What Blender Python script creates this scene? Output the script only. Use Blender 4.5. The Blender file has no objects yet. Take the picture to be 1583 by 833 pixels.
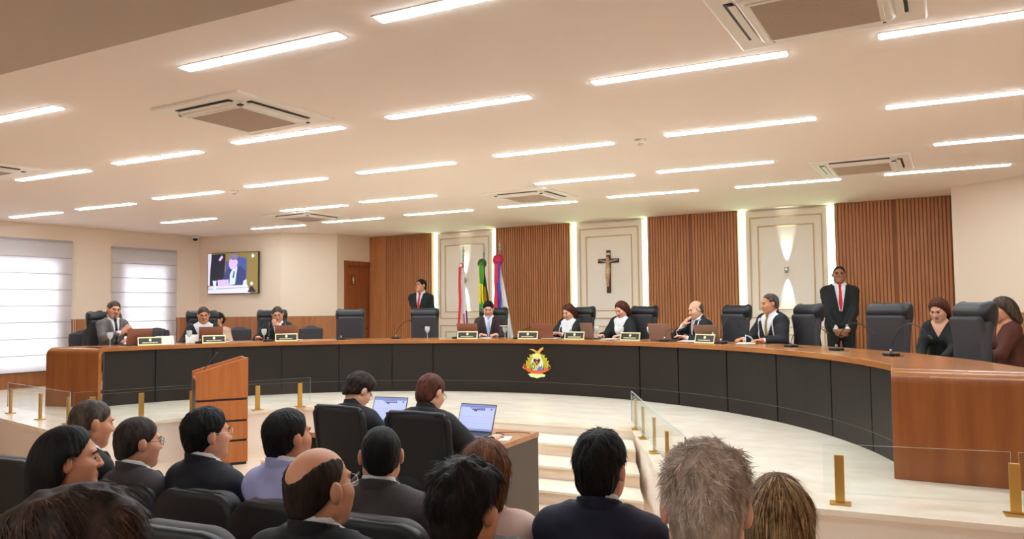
import bpy, bmesh, math, random
import numpy as np
from mathutils import Vector, Matrix

S = bpy.context.scene
COL = S.collection
rng = random.Random(7)

# ------------------------------------------------------------------ camera, light, exposure
YAW, PITCH, ROLL, FPX, CAMZ = math.radians(-26.898), math.radians(2.9066), math.radians(-0.5977), 1172.36, 1.72
def cam_basis():
    cy, sy, cp, sp = math.cos(YAW), math.sin(YAW), math.cos(PITCH), math.sin(PITCH)
    fw = Vector((sy*cp, cy*cp, sp)); rt = Vector((cy, -sy, 0)); up = rt.cross(fw)
    cr, sr = math.cos(ROLL), math.sin(ROLL)
    return cr*rt + sr*up, -sr*rt + cr*up, fw
RT, UP, FW = cam_basis()
cd = bpy.data.cameras.new('camera'); cam = bpy.data.objects.new('camera', cd); COL.objects.link(cam)
cd.sensor_fit = 'HORIZONTAL'; cd.sensor_width = 36; cd.lens = FPX*36/1583; cd.clip_start = .05; cd.clip_end = 200
cam.matrix_world = Matrix(((RT.x, UP.x, -FW.x, 0), (RT.y, UP.y, -FW.y, 0), (RT.z, UP.z, -FW.z, CAMZ), (0, 0, 0, 1)))
S.camera = cam
S.view_settings.view_transform = 'Standard'; S.view_settings.look = 'None'
S.view_settings.gamma = 1; S.view_settings.use_curve_mapping = False
S.view_settings.exposure = 1.90
S.cycles.max_bounces = 10; S.cycles.diffuse_bounces = 6
S.cycles.sample_clamp_indirect = 6
w = bpy.data.worlds.new('world'); S.world = w; w.use_nodes = True
w.node_tree.nodes['Background'].inputs[0].default_value = (1.0, .86, .74, 1)
w.node_tree.nodes['Background'].inputs[1].default_value = .25
LAMP_STRENGTH = 15.0          # linear ceiling lamps
LAMP_COLOR = (.77, .91, 1.0)
COVE_STRENGTH = 3.4           # strips beside the moulded panels
DAYLIGHT = 3.6               # through the two windows

# ------------------------------------------------------------------ helpers
def lin(r, g, b):
    return tuple((c/255/12.92 if c/255 <= .04045 else ((c/255+.055)/1.055)**2.4) for c in (r, g, b))
MATS = {}
def mat(name, rgb, rough=.5, metal=0.0, noise=0.0, nscale=30.0, stretch=(1, 1, 1), bump=0.0, emit=0.0, trans=0.0, spec=.5, rgb2=None, coat=0.0, sub=0.0):
    if name in MATS: return MATS[name]
    m = bpy.data.materials.new(name); m.use_nodes = True; MATS[name] = m
    nt = m.node_tree; b = nt.nodes['Principled BSDF']
    c = lin(*rgb)
    b.inputs['Base Color'].default_value = (*c, 1); b.inputs['Roughness'].default_value = rough
    b.inputs['Metallic'].default_value = metal; b.inputs['Specular IOR Level'].default_value = spec
    b.inputs['Coat Weight'].default_value = coat; b.inputs['Coat Roughness'].default_value = .15
    if trans: b.inputs['Transmission Weight'].default_value = trans
    if emit:
        b.inputs['Emission Color'].default_value = (*c, 1); b.inputs['Emission Strength'].default_value = emit
    if noise or bump:
        tc = nt.nodes.new('ShaderNodeTexCoord'); mp = nt.nodes.new('ShaderNodeMapping')
        mp.inputs['Scale'].default_value = stretch
        nt.links.new(tc.outputs['Object'], mp.inputs['Vector'])
        n = nt.nodes.new('ShaderNodeTexNoise'); n.inputs['Scale'].default_value = nscale; n.inputs['Detail'].default_value = 5
        n.inputs['Roughness'].default_value = .6
        nt.links.new(mp.outputs[0], n.inputs['Vector'])
        if noise:
            r = nt.nodes.new('ShaderNodeValToRGB')
            c2 = lin(*rgb2) if rgb2 else tuple(x*(1-noise) for x in c)
            r.color_ramp.elements[0].position = .35; r.color_ramp.elements[1].position = .65
            r.color_ramp.elements[0].color = (*c2, 1); r.color_ramp.elements[1].color = (*c, 1)
            nt.links.new(n.outputs['Fac'], r.inputs[0]); nt.links.new(r.outputs[0], b.inputs['Base Color'])
        if bump:
            bp = nt.nodes.new('ShaderNodeBump'); bp.inputs['Strength'].default_value = bump; bp.inputs['Distance'].default_value = .01
            nt.links.new(n.outputs['Fac'], bp.inputs['Height']); nt.links.new(bp.outputs[0], b.inputs['Normal'])
    return m
def glass_mat():
    m = bpy.data.materials.new('clear_glass'); m.use_nodes = True; nt = m.node_tree
    nt.nodes.remove(nt.nodes['Principled BSDF'])
    t = nt.nodes.new('ShaderNodeBsdfTransparent'); g = nt.nodes.new('ShaderNodeBsdfGlossy'); mx = nt.nodes.new('ShaderNodeMixShader')
    t.inputs[0].default_value = (.96, .98, .97, 1); g.inputs['Roughness'].default_value = .02
    fr = nt.nodes.new('ShaderNodeMath'); fr.operation = 'MULTIPLY_ADD'; fr.inputs[1].default_value = .45; fr.inputs[2].default_value = .012
    lw_ = nt.nodes.new('ShaderNodeLayerWeight'); pw = nt.nodes.new('ShaderNodeMath'); pw.operation = 'POWER'; pw.inputs[1].default_value = 5.0
    lw_.inputs['Blend'].default_value = .5
    nt.links.new(lw_.outputs['Facing'], pw.inputs[0]); nt.links.new(pw.outputs[0], fr.inputs[0])
    nt.links.new(fr.outputs[0], mx.inputs[0]); nt.links.new(t.outputs[0], mx.inputs[1]); nt.links.new(g.outputs[0], mx.inputs[2])
    nt.links.new(mx.outputs[0], nt.nodes['Material Output'].inputs[0])
    return m
GLASS = glass_mat()
def goblet_mat():
    m = bpy.data.materials.new('goblet_glass'); m.use_nodes = True; nt = m.node_tree; b = nt.nodes['Principled BSDF']
    b.inputs['Base Color'].default_value = (.9, .93, .9, 1); b.inputs['Roughness'].default_value = .08
    t = nt.nodes.new('ShaderNodeBsdfTransparent'); mx = nt.nodes.new('ShaderNodeMixShader'); mx.inputs[0].default_value = .32
    nt.links.new(t.outputs[0], mx.inputs[1]); nt.links.new(b.outputs[0], mx.inputs[2]); nt.links.new(mx.outputs[0], nt.nodes['Material Output'].inputs[0])
    return m
def blind_mat():
    m = bpy.data.materials.new('blind_fabric'); m.use_nodes = True; nt = m.node_tree
    nt.nodes.remove(nt.nodes['Principled BSDF'])
    d = nt.nodes.new('ShaderNodeBsdfDiffuse'); t = nt.nodes.new('ShaderNodeBsdfTranslucent'); mx = nt.nodes.new('ShaderNodeMixShader')
    d.inputs[0].default_value = (*lin(226, 219, 214), 1); t.inputs[0].default_value = (*lin(225, 225, 240), 1); mx.inputs[0].default_value = .45
    nt.links.new(d.outputs[0], mx.inputs[1]); nt.links.new(t.outputs[0], mx.inputs[2])
    nt.links.new(mx.outputs[0], nt.nodes['Material Output'].inputs[0])
    return m

def link(o, parent=None):
    COL.objects.link(o)
    if parent is not None: o.parent = parent
    return o
def meshobj(name, verts, faces, m, parent=None, smooth=False, mi=None):
    me = bpy.data.meshes.new(name)
    if isinstance(verts, np.ndarray):
        me.vertices.add(len(verts)); me.vertices.foreach_set('co', verts.astype(np.float32).ravel())
        f = np.asarray(faces, np.int32); n, k = f.shape
        me.loops.add(n*k); me.loops.foreach_set('vertex_index', f.ravel())
        me.polygons.add(n); me.polygons.foreach_set('loop_start', np.arange(0, n*k, k, dtype=np.int32))
        me.update(calc_edges=True); me.validate()
    else:
        me.from_pydata(verts, [], faces); me.update()
    for x in (m if isinstance(m, (list, tuple)) else [m]): me.materials.append(x)
    if mi is not None: me.polygons.foreach_set('material_index', np.asarray(mi, np.int32))
    if smooth: me.polygons.foreach_set('use_smooth', np.ones(len(me.polygons), bool))
    return link(bpy.data.objects.new(name, me), parent)
def empty(name, loc=(0, 0, 0), rz=0.0):
    o = bpy.data.objects.new(name, None); o.empty_display_size = .1; link(o)
    o.location = loc; o.rotation_euler = (0, 0, rz); return o
def tag(o, label, cat, group=None):
    o['label'] = label; o['category'] = cat
    if group: o['group'] = group
    return o
def struct(o, label=None):
    o['kind'] = 'structure'
    if label: o['label'] = label
    return o
def dup(root):
    r = root.copy(); COL.objects.link(r)
    for ch in root.children:
        c = ch.copy(); COL.objects.link(c); c.parent = r
        for g in ch.children:
            d = g.copy(); COL.objects.link(d); d.parent = c
    return r

class MB:
    """collects simple solids into one mesh"""
    def __init__(s): s.v = []; s.f = []; s.m = []; s.cur = 0
    def add(s, vs, fs):
        n = len(s.v); s.v += [tuple(v) for v in vs]; s.f += [tuple(i+n for i in f) for f in fs]; s.m += [s.cur]*len(fs); return s
    def box(s, lo, hi, rz=0.0, c=(0, 0, 0), R=None):
        vs = [Vector((x, y, z)) for x in (lo[0], hi[0]) for y in (lo[1], hi[1]) for z in (lo[2], hi[2])]
        M = R if R is not None else Matrix.Rotation(rz, 3, 'Z')
        vs = [M @ v + Vector(c) for v in vs]
        return s.add(vs, [(0, 1, 3, 2), (4, 6, 7, 5), (0, 4, 5, 1), (2, 3, 7, 6), (0, 2, 6, 4), (1, 5, 7, 3)])
    def prism(s, poly, z0, z1):
        n = len(poly); vs = [(x, y, z0) for x, y in poly] + [(x, y, z1) for x, y in poly]
        return s.add(vs, [tuple(range(n-1, -1, -1)), tuple(range(n, 2*n))] + [(i, (i+1) % n, n+(i+1) % n, n+i) for i in range(n)])
    def extr(s, poly, M, t):
        """poly in local (x,z) plane, thickness t along local -y, placed with M"""
        n = len(poly); vs = [M @ Vector((x, 0, z)) for x, z in poly] + [M @ Vector((x, -t, z)) for x, z in poly]
        return s.add(vs, [tuple(range(n)), tuple(range(2*n-1, n-1, -1))] + [(i, n+i, n+(i+1) % n, (i+1) % n) for i in range(n)])
    def tube(s, pts, r, n=8, caps=True):
        pts = [Vector(p) for p in pts]; rs = r if isinstance(r, (list, tuple)) else [r]*len(pts)
        base = len(s.v); vs = []; prev = None
        for i, p in enumerate(pts):
            d = (pts[min(i+1, len(pts)-1)] - pts[max(i-1, 0)])
            if d.length < 1e-9: d = Vector((0, 0, 1))
            d.normalize()
            a = prev - d*prev.dot(d) if prev is not None else d.orthogonal()
            a.normalize(); prev = a; b = d.cross(a)
            for k in range(n):
                t = 2*math.pi*k/n; vs.append(p + (a*math.cos(t) + b*math.sin(t))*rs[i])
        fs = [(i*n+k, i*n+(k+1) % n, (i+1)*n+(k+1) % n, (i+1)*n+k) for i in range(len(pts)-1) for k in range(n)]
        if caps: fs += [tuple(range(n-1, -1, -1)), tuple((len(pts)-1)*n+k for k in range(n))]
        return s.add(vs, fs)
    def lathe(s, prof, c=(0, 0, 0), n=20):
        vs = []; 
        for r, z in prof:
            for k in range(n):
                t = 2*math.pi*k/n; vs.append((c[0]+r*math.cos(t), c[1]+r*math.sin(t), c[2]+z))
        fs = [(i*n+k, i*n+(k+1) % n, (i+1)*n+(k+1) % n, (i+1)*n+k) for i in range(len(prof)-1) for k in range(n)]
        fs += [tuple(range(n-1, -1, -1)), tuple((len(prof)-1)*n+k for k in range(n))]
        return s.add(vs, fs)
    def build(s, name, m, parent=None, smooth=False, bevel=0.0, seg=2):
        o = meshobj(name, s.v, s.f, m, parent, smooth, s.m)
        if bevel:
            b = o.modifiers.new('bevel', 'BEVEL'); b.width = bevel; b.segments = seg; b.limit_method = 'ANGLE'; b.angle_limit = math.radians(40)
            o.data.polygons.foreach_set('use_smooth', np.ones(len(o.data.polygons), bool))
            o.modifiers.new('wn', 'WEIGHTED_NORMAL')
        return o

# ---- soft solids: signed distance grids turned into one continuous skin
_tab = np.random.RandomState(3).rand(32, 32, 32).astype(np.float32)
def vnoise(x, y, z):
    xi, yi, zi = np.floor(x).astype(int), np.floor(y).astype(int), np.floor(z).astype(int)
    u, v, q = x-xi, y-yi, z-zi
    u, v, q = u*u*(3-2*u), v*v*(3-2*v), q*q*(3-2*q)
    g = lambda a, b, c: _tab[(xi+a) & 31, (yi+b) & 31, (zi+c) & 31]
    L = lambda a, b, t: a+(b-a)*t
    return L(L(L(g(0, 0, 0), g(1, 0, 0), u), L(g(0, 1, 0), g(1, 1, 0), u), v), L(L(g(0, 0, 1), g(1, 0, 1), u), L(g(0, 1, 1), g(1, 1, 1), u), v), q)*2-1
def smin(a, b, k):
    h = np.clip(.5+.5*(b-a)/k, 0, 1); return b*(1-h)+a*h-k*h*(1-h)
def smax(a, b, k): return -smin(-a, -b, k)
def np3(v): return np.array((v[0], v[1], v[2]), float)
class Grid:
    def __init__(s, lo, hi, h):
        s.lo = np.array(lo, float); s.h = h
        s.n = np.maximum(np.ceil((np.array(hi)-s.lo)/h).astype(int)+1, 4)
        s.ax = [(s.lo[i]+h*np.arange(s.n[i])).astype(np.float32) for i in range(3)]
    def new(s): return np.full(tuple(s.n), 1.0, np.float32)
    def xyz(s): return s.ax[0][:, None, None], s.ax[1][None, :, None], s.ax[2][None, None, :]
    def win(s, lo, hi):
        a = np.clip(np.floor((np.array(lo)-s.lo)/s.h).astype(int), 0, s.n); b = np.clip(np.ceil((np.array(hi)-s.lo)/s.h).astype(int)+1, 0, s.n)
        if (b <= a).any(): return None, None
        sl = tuple(slice(a[i], b[i]) for i in range(3))
        return sl, (s.ax[0][sl[0]][:, None, None], s.ax[1][sl[1]][None, :, None], s.ax[2][sl[2]][None, None, :])
    def put(s, f, sl, d, k, sub):
        if sub: f[sl] = smax(f[sl], -d, k) if k > 0 else np.maximum(f[sl], -d)
        else: f[sl] = smin(f[sl], d, k) if k > 0 else np.minimum(f[sl], d)
    def cap(s, f, a, b, ra, rb, k=.02, sub=False, m=.06):
        a, b = np3(a), np3(b); r = max(ra, rb)+k+m
        sl, P = s.win(np.minimum(a, b)-r, np.maximum(a, b)+r)
        if sl is None: return
        ab = b-a; L = max(float(ab@ab), 1e-9)
        t = np.clip(((P[0]-a[0])*ab[0]+(P[1]-a[1])*ab[1]+(P[2]-a[2])*ab[2])/L, 0, 1)
        d = np.sqrt((P[0]-a[0]-t*ab[0])**2+(P[1]-a[1]-t*ab[1])**2+(P[2]-a[2]-t*ab[2])**2)-(ra+(rb-ra)*t)
        s.put(f, sl, d, k, sub)
    def ell(s, f, c, r, R=None, k=.02, sub=False, m=.06):
        c = np3(c); r = np3(r); q = r.max()+k+m
        sl, P = s.win(c-q, c+q)
        if sl is None: return
        x, y, z = P[0]-c[0], P[1]-c[1], P[2]-c[2]
        if R is not None:
            x, y, z = (R[0, 0]*x+R[1, 0]*y+R[2, 0]*z), (R[0, 1]*x+R[1, 1]*y+R[2, 1]*z), (R[0, 2]*x+R[1, 2]*y+R[2, 2]*z)
        k0 = np.sqrt((x/r[0])**2+(y/r[1])**2+(z/r[2])**2); k1 = np.sqrt((x/r[0]**2)**2+(y/r[1]**2)**2+(z/r[2]**2)**2)+1e-6
        s.put(f, sl, k0*(k0-1)/k1, k, sub)
    def box(s, f, c, hs, rad, R=None, k=.01, sub=False, m=.03):
        c = np3(c); hs = np3(hs); q = float(np.linalg.norm(hs))+k+m
        if R is None: sl, P = s.win(c-hs-k-m, c+hs+k+m)
        else: sl, P = s.win(c-q, c+q)
        if sl is None: return
        x, y, z = P[0]-c[0], P[1]-c[1], P[2]-c[2]
        if R is not None:
            x, y, z = (R[0, 0]*x+R[1, 0]*y+R[2, 0]*z), (R[0, 1]*x+R[1, 1]*y+R[2, 1]*z), (R[0, 2]*x+R[1, 2]*y+R[2, 2]*z)
        qx, qy, qz = np.abs(x)-hs[0]+rad, np.abs(y)-hs[1]+rad, np.abs(z)-hs[2]+rad
        d = np.sqrt(np.maximum(qx, 0)**2+np.maximum(qy, 0)**2+np.maximum(qz, 0)**2)+np.minimum(np.maximum(np.maximum(qx, qy), qz), 0)-rad
        s.put(f, sl, d, k, sub)
    def slab(s, f, c, hx, hz, th, cr, R, k=.0, edge=.03, bow=0.0):
        """upright cushion with big round corners, bowed backwards"""
        X, Y, Z = s.xyz(); x, y, z = X-c[0], Y-c[1], Z-c[2]
        x, y, z = (R[0, 0]*x+R[1, 0]*y+R[2, 0]*z), (R[0, 1]*x+R[1, 1]*y+R[2, 1]*z), (R[0, 2]*x+R[1, 2]*y+R[2, 2]*z)
        y = y-bow*x*x
        qx, qz = np.abs(x)-hx+cr, np.abs(z)-hz+cr
        d2 = np.sqrt(np.maximum(qx, 0)**2+np.maximum(qz, 0)**2)+np.minimum(np.maximum(qx, qz), 0)-cr
        d = smax(d2, np.abs(y)-th, edge); f[...] = smin(f, d, k) if k else np.minimum(f, d)
    def mesh(s, f):
        f = f.copy()
        for i in range(3):
            sl = [slice(None)]*3
            for e in (0, -1):
                sl[i] = e; f[tuple(sl)] = np.maximum(f[tuple(sl)], s.h*.5)
        ins = f < 0
        c = ins[:-1, :-1, :-1].astype(np.int8)
        for dx, dy, dz in [(1, 0, 0), (0, 1, 0), (1, 1, 0), (0, 0, 1), (1, 0, 1), (0, 1, 1), (1, 1, 1)]:
            c += ins[dx:ins.shape[0]-1+dx, dy:ins.shape[1]-1+dy, dz:ins.shape[2]-1+dz]
        I = np.argwhere((c > 0) & (c < 8))
        if not len(I): return np.zeros((0, 3)), np.zeros((0, 4), int)
        idx = np.full(c.shape, -1, np.int32); idx[I[:, 0], I[:, 1], I[:, 2]] = np.arange(len(I))
        cor = [(dx, dy, dz) for dx in (0, 1) for dy in (0, 1) for dz in (0, 1)]
        val = {q: f[I[:, 0]+q[0], I[:, 1]+q[1], I[:, 2]+q[2]] for q in cor}
        acc = np.zeros((len(I), 3)); cnt = np.zeros(len(I))
        for q in cor:
            for ax in range(3):
                if q[ax]: continue
                p = list(q); p[ax] = 1; p = tuple(p); a, b = val[q], val[p]
                cr = (a < 0) != (b < 0); t = np.where(cr, a/np.where(cr, a-b, 1), 0)
                for j in range(3): acc[:, j] += np.where(cr, q[j]+(t if j == ax else 0), 0)
                cnt += cr
        V = s.lo+s.h*(I+acc/cnt[:, None])
        Q = []
        for ax in range(3):
            o1, o2 = [(1, 2), (2, 0), (0, 1)][ax]
            sa = [slice(None)]*3; sb = [slice(None)]*3; sa[ax] = slice(0, -1); sb[ax] = slice(1, None)
            A, B = ins[tuple(sa)], ins[tuple(sb)]
            E = np.argwhere(A != B)
            ok = (E[:, o1] > 0) & (E[:, o2] > 0) & (E[:, o1] < f.shape[o1]-1) & (E[:, o2] < f.shape[o2]-1); E = E[ok]
            fl = A[E[:, 0], E[:, 1], E[:, 2]]
            def ci(d1, d2):
                e = E.copy(); e[:, o1] -= d1; e[:, o2] -= d2; return idx[e[:, 0], e[:, 1], e[:, 2]]
            q = np.stack([ci(1, 1), ci(0, 1), ci(0, 0), ci(1, 0)], 1)
            q[~fl] = q[~fl][:, ::-1]; Q.append(q)
        Q = np.concatenate(Q); return V, Q[(Q >= 0).all(1)]
def soft(name, m, lo, hi, h, fn, parent=None):
    g = Grid(lo, hi, h); f = g.new(); fn(g, f); V, F = g.mesh(f)
    return meshobj(name, V, F, m, parent, True)
def rotm(yaw=0, pitch=0, roll=0):
    """yaw: turn right, pitch: look up, roll: tilt to own right"""
    M = Matrix.Rotation(-yaw, 3, 'Z') @ Matrix.Rotation(pitch, 3, 'X') @ Matrix.Rotation(roll, 3, 'Y')
    return np.array(M)

# ------------------------------------------------------------------ materials
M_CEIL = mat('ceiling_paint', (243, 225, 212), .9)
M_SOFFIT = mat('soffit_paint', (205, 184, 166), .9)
M_WALL = mat('wall_paint', (236, 212, 188), .85)
M_PINK = mat('platform_paint', (244, 230, 216), .8)
M_MARBLE = mat('cream_marble', (250, 240, 222), .22, noise=.1, nscale=2.2, rgb2=(238, 222, 200), stretch=(1, 1.6, 1))
M_STEP = mat('step_marble', (244, 226, 204), .3, noise=.1, nscale=3.2, rgb2=(226, 194, 164), stretch=(.5, 2, 2))
M_FLOOR = mat('floor_stone', (228, 205, 182), .3, noise=.1, nscale=1.5, rgb2=(214, 188, 162))
M_DESKWOOD = mat('bench_wood', (152, 88, 42), .33, noise=.3, nscale=3.5, rgb2=(134, 72, 32), stretch=(3, 3, .25), bump=.02)
M_TOPWOOD = mat('worktop_wood', (172, 112, 62), .25, noise=.3, nscale=4, rgb2=(156, 94, 48), stretch=(.5, .5, 3))
M_SLAT = mat('slat_wood', (190, 124, 74), .5, noise=.3, nscale=5, rgb2=(172, 106, 60), stretch=(4, 4, .3))
M_SLATBACK = mat('slat_backing', (142, 86, 48), .7)
M_WAIN = mat('wainscot_wood', (172, 110, 62), .45, noise=.3, nscale=4, rgb2=(154, 92, 48), stretch=(3, 3, .3))
M_DOOR = mat('door_wood', (160, 90, 48), .45, noise=.3, nscale=4, rgb2=(142, 76, 38), stretch=(4, 4, .3))
M_LECT = mat('lectern_wood', (184, 112, 58), .35, noise=.3, nscale=4, rgb2=(168, 94, 44), stretch=(4, 4, .35))
M_BLACKPANEL = mat('dark_laminate', (33, 26, 22), .45, spec=.35)
M_BLACK = mat('black_plastic', (18, 17, 17), .45)
M_BLACKGLOSS = mat('black_lacquer', (14, 13, 13), .25)
M_GROOVE = mat('groove_dark', (30, 18, 12), .7)
M_BRASS = mat('brushed_brass', (205, 160, 84), .35, metal=.75)
M_STEEL = mat('satin_steel', (190, 190, 190), .3, metal=.9)
M_WHITE = mat('white_plastic', (238, 226, 214), .5)
M_GRILLE = mat('grille_plastic', (206, 184, 166), .6)
M_MOULD = mat('gilt_moulding', (214, 178, 134), .5)
M_PANELW = mat('panel_paint', (244, 230, 214), .7)
M_LAMP = mat('lamp_diffuser', (255, 255, 255), .5)
_b = M_LAMP.node_tree.nodes['Principled BSDF']; _b.inputs['Emission Color'].default_value = (*LAMP_COLOR, 1); _b.inputs['Emission Strength'].default_value = LAMP_STRENGTH
M_COVE = mat('cove_strip', (255, 255, 255), .5)
_b = M_COVE.node_tree.nodes['Principled BSDF']; _b.inputs['Emission Color'].default_value = (.56, 1.0, .66, 1); _b.inputs['Emission Strength'].default_value = COVE_STRENGTH
M_BLIND = blind_mat()
M_LEATHER = mat('black_leather', (30, 30, 33), .42, bump=.08, nscale=120)
M_CHARCOAL = mat('charcoal_fabric', (60, 58, 61), .75, bump=.1, nscale=200)
M_SEATFAB = mat('seat_fabric', (70, 65, 68), .8, bump=.1, nscale=200)
M_MESH = mat('mesh_black', (20, 19, 20), .7)

CX, CY, PZ, TZ, CZ = -4.64, 5.09, .49, 1.26, 3.22    # bench centre, platform height, worktop height, ceiling height

# ------------------------------------------------------------------ room shell
def poly_slab(name, poly, z0, z1, m): return struct(MB().prism(poly, z0, z1).build(name, m))
poly_slab('floor', [(-14.6, -3.6), (4.0, -3.6), (4.0, 13.4), (-14.6, 13.4)], -.15, 0, M_FLOOR)
poly_slab('floor_tier', [(-14.2, -3.5), (3.6, -3.5), (3.6, 2.02), (-14.2, 2.02)], 0, .10, M_FLOOR)
poly_slab('floor_tier', [(-14.2, -3.5), (3.6, -3.5), (3.6, 1.1), (-14.2, 1.1)], .10, .20, M_FLOOR)
poly_slab('ceiling', [(-14.6, 2.16), (4.0, 2.16), (4.0, 13.4), (-14.6, 13.4)], CZ, CZ+.2, M_CEIL)
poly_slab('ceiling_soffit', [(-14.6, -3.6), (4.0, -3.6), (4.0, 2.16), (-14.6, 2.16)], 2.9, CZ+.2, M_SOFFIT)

def wall(name, a, b, m=M_WALL, holes=(), z0=0.0, z1=CZ, th=.15, side=1):
    """vertical wall on the plan line a-b; holes are (u0,u1,z0,z1); the room lies on the right of a->b"""
    a, b = Vector(a), Vector(b); L = (b-a).length; ang = math.atan2(b.y-a.y, b.x-a.x)
    us = sorted({0, L, *[h[0] for h in holes], *[h[1] for h in holes]}); o = MB()
    for u0, u1 in zip(us, us[1:]):
        hs = sorted([h for h in holes if h[0] <= u0+1e-6 and h[1] >= u1-1e-6], key=lambda h: h[2]); z = z0
        for h in hs:
            if h[2] > z: o.box((u0, 0, z), (u1, th*side, h[2]))
            z = h[3]
        if z < z1: o.box((u0, 0, z), (u1, th*side, z1))
    r = struct(o.build(name, m)); r.location = (a.x, a.y, 0); r.rotation_euler = (0, 0, ang)
    return r, ang, L
def on_wall(o, a, b):
    a, b = Vector(a), Vector(b); o.location = (a.x, a.y, 0); o.rotation_euler = (0, 0, math.atan2(b.y-a.y, b.x-a.x)); return o

LW_A, LW_B = (-13.98, -3.53), (-12.564, 10.80)      # left wall, u grows towards the back
ld = Vector((LW_B[0]-LW_A[0], LW_B[1]-LW_A[1])); LWL = ld.length
def lu(y): return (y-LW_A[1])/ld.y*LWL
wins = [(lu(6.2), lu(8.07), .80, 2.62), (lu(9.20), lu(10.07), .80, 2.60)]
wall('wall_left', LW_A, LW_B, holes=wins)
TV_A, TV_B = (-12.564, 10.80), (-10.574, 10.991)
DG_A, DG_B = (-10.574, 10.991), (-9.80, 11.718)
RT_A, RT_B = (-9.80, 11.718), (-9.755, 12.815)
BK_A, BK_B = (-9.755, 12.815), (.714, 12.19)
wall('wall_television', TV_A, TV_B); wall('wall_corner', DG_A, DG_B)
wall('wall_return', RT_A, RT_B, holes=[(.20, 1.08, 0, 2.70)])
RR = [(.714, 12.19), (.665, 11.30), (1.38, 10.665), (3.5, 10.45), (3.5, -3.53)]
wall('wall_right', RR[0], RR[1]); wall('wall_right', RR[1], RR[2]); wall('wall_right', RR[2], RR[3]); wall('wall_right', RR[3], RR[4])
wall('wall_rear', (3.5, -3.53), (-13.98, -3.53))

# windows, daylight, blinds
for i, (u0, u1, z0, z1) in enumerate(wins):
    f = MB()
    for q in ((u0, u0+.05), (u1-.05, u1), ((u0+u1)/2-.025, (u0+u1)/2+.025)): f.box((q[0], .05, z0), (q[1], .11, z1))
    for q in ((z0, z0+.05), (z1-.05, z1), (1.62, 1.70)): f.box((u0, .05, q[0]), (u1, .11, q[1]))
    o = struct(on_wall(f.build('window_%d' % (i+1), M_WHITE), LW_A, LW_B))
    p = MB().box((u0, .075, z0), (u1, .085, z1)).build('window_pane', GLASS, o)
    ld_ = bpy.data.lights.new('daylight', 'AREA'); ld_.shape = 'RECTANGLE'; ld_.size = u1-u0; ld_.size_y = z1-z0
    ld_.energy = DAYLIGHT*(u1-u0)*(z1-z0); ld_.color = (.86, .90, 1.0)
    lo = bpy.data.objects.new('daylight', ld_); COL.objects.link(lo)
    d = Vector((ld.x, ld.y, 0)).normalized(); n = Vector((d.y, -d.x, 0)); c = Vector((LW_A[0], LW_A[1], 0))+d*((u0+u1)/2)-n*.22
    lo.location = (c.x, c.y, (z0+z1)/2); lo.rotation_euler = (-n).to_track_quat('Z', 'Y').to_euler()
for k, (y0, y1, z0, z1, lab) in enumerate([(5.75, 8.278, .745, 2.93, 'wide pale grey roman blind over the large window at the far left'), (8.985, 10.26, .745, 2.885, 'narrow pale grey roman blind over the window nearest the television')]):
    e = tag(on_wall(empty('roman_blind'), LW_A, LW_B), lab, 'blind', 'roman blinds on the left wall')
    u0, u1 = lu(y0), lu(y1); n = round((z1-z0)/.272); hb = (z1-z0)/n
    v, f = [], []
    for j in range(n*6+1):
        t = j/6; z = z1-t*hb; off = .045+.012*abs(math.sin(math.pi*t))
        v += [(u0, -off, z), (u1, -off, z)]
    f = [(2*j, 2*j+1, 2*j+3, 2*j+2) for j in range(n*6)]
    meshobj('fabric', v, f, M_BLIND, e, True)
    mb_ = mat('blind_batten', (170, 160, 156), .7)
    for j in range(1, n+1): MB().box((u0, -.052, z1-j*hb-.006), (u1, -.040, z1-j*hb+.004)).build('batten', mb_ if j < n else M_BLACK, e)
    MB().box((u0, -.06, z1-.005), (u1, -.0, z1+.03)).build('head_rail', mb_, e)
    MB().tube([(u1+.04, -.05, z1), (u1+.04, -.05, .62), (u1+.055, -.05, .60), (u1+.07, -.05, .62), (u1+.07, -.05, z1)], .003, 5).build('pull_cord', M_WHITE, e)

# wood wainscots
def wains(name, a, b, spans, top=1.605):
    o = MB()
    for u0, u1, zt in spans: o.box((u0, -.022, PZ), (u1, -.001, zt))
    return struct(on_wall(o.build(name, M_WAIN, bevel=.004), a, b))
wains('trim_1', LW_A, LW_B, [(lu(5.0), lu(8.09), .74), (lu(8.10), lu(9.18), 1.605), (lu(9.19), lu(10.09), .74), (lu(10.1), lu(10.78), 1.605)])
wains('trim_2', TV_A, TV_B, [(.03, 1.0, 1.605), (1.005, 1.99, 1.605)])
wains('trim_3', DG_A, DG_B, [(.01, 1.05, 1.605)])
wains('trim_4', RR[1], RR[2], [(.01, .95, 1.605)])
wains('trim_5', RR[2], RR[3], [(.01, 2.12, 1.605)])

# door in the return wall
d = struct(on_wall(MB().box((.20, -.02, 0), (.30, .15, 2.70)).box((1.0, -.02, 0), (1.08, .15, 2.70)).box((.30, -.02, 2.60), (1.0, .15, 2.70)).build('door_1', M_DOOR, bevel=.004), RT_A, RT_B))
MB().box((.30, .03, PZ), (1.0, .07, 2.60)).build('door_leaf', M_DOOR, d)
MB().tube([(.37, .03, 1.5), (.37, -.02, 1.5), (.47, -.02, 1.5)], .01, 8).build('door_handle', M_STEEL, d)
e = tag(on_wall(MB().box((.44, .022, 2.22), (.56, .03, 2.42)).build('restroom_sign', mat('sign_wood', (120, 66, 34), .5), bevel=.003), RT_A, RT_B), 'small brown pictogram plate on the wooden door', 'sign')
g = MB(); Mx = Matrix.Translation((.5, .0215, 2.32))
g.extr([(math.cos(t)*.014, .055+math.sin(t)*.014) for t in np.linspace(0, 2*math.pi, 12, False)], Mx, .003)
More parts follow.
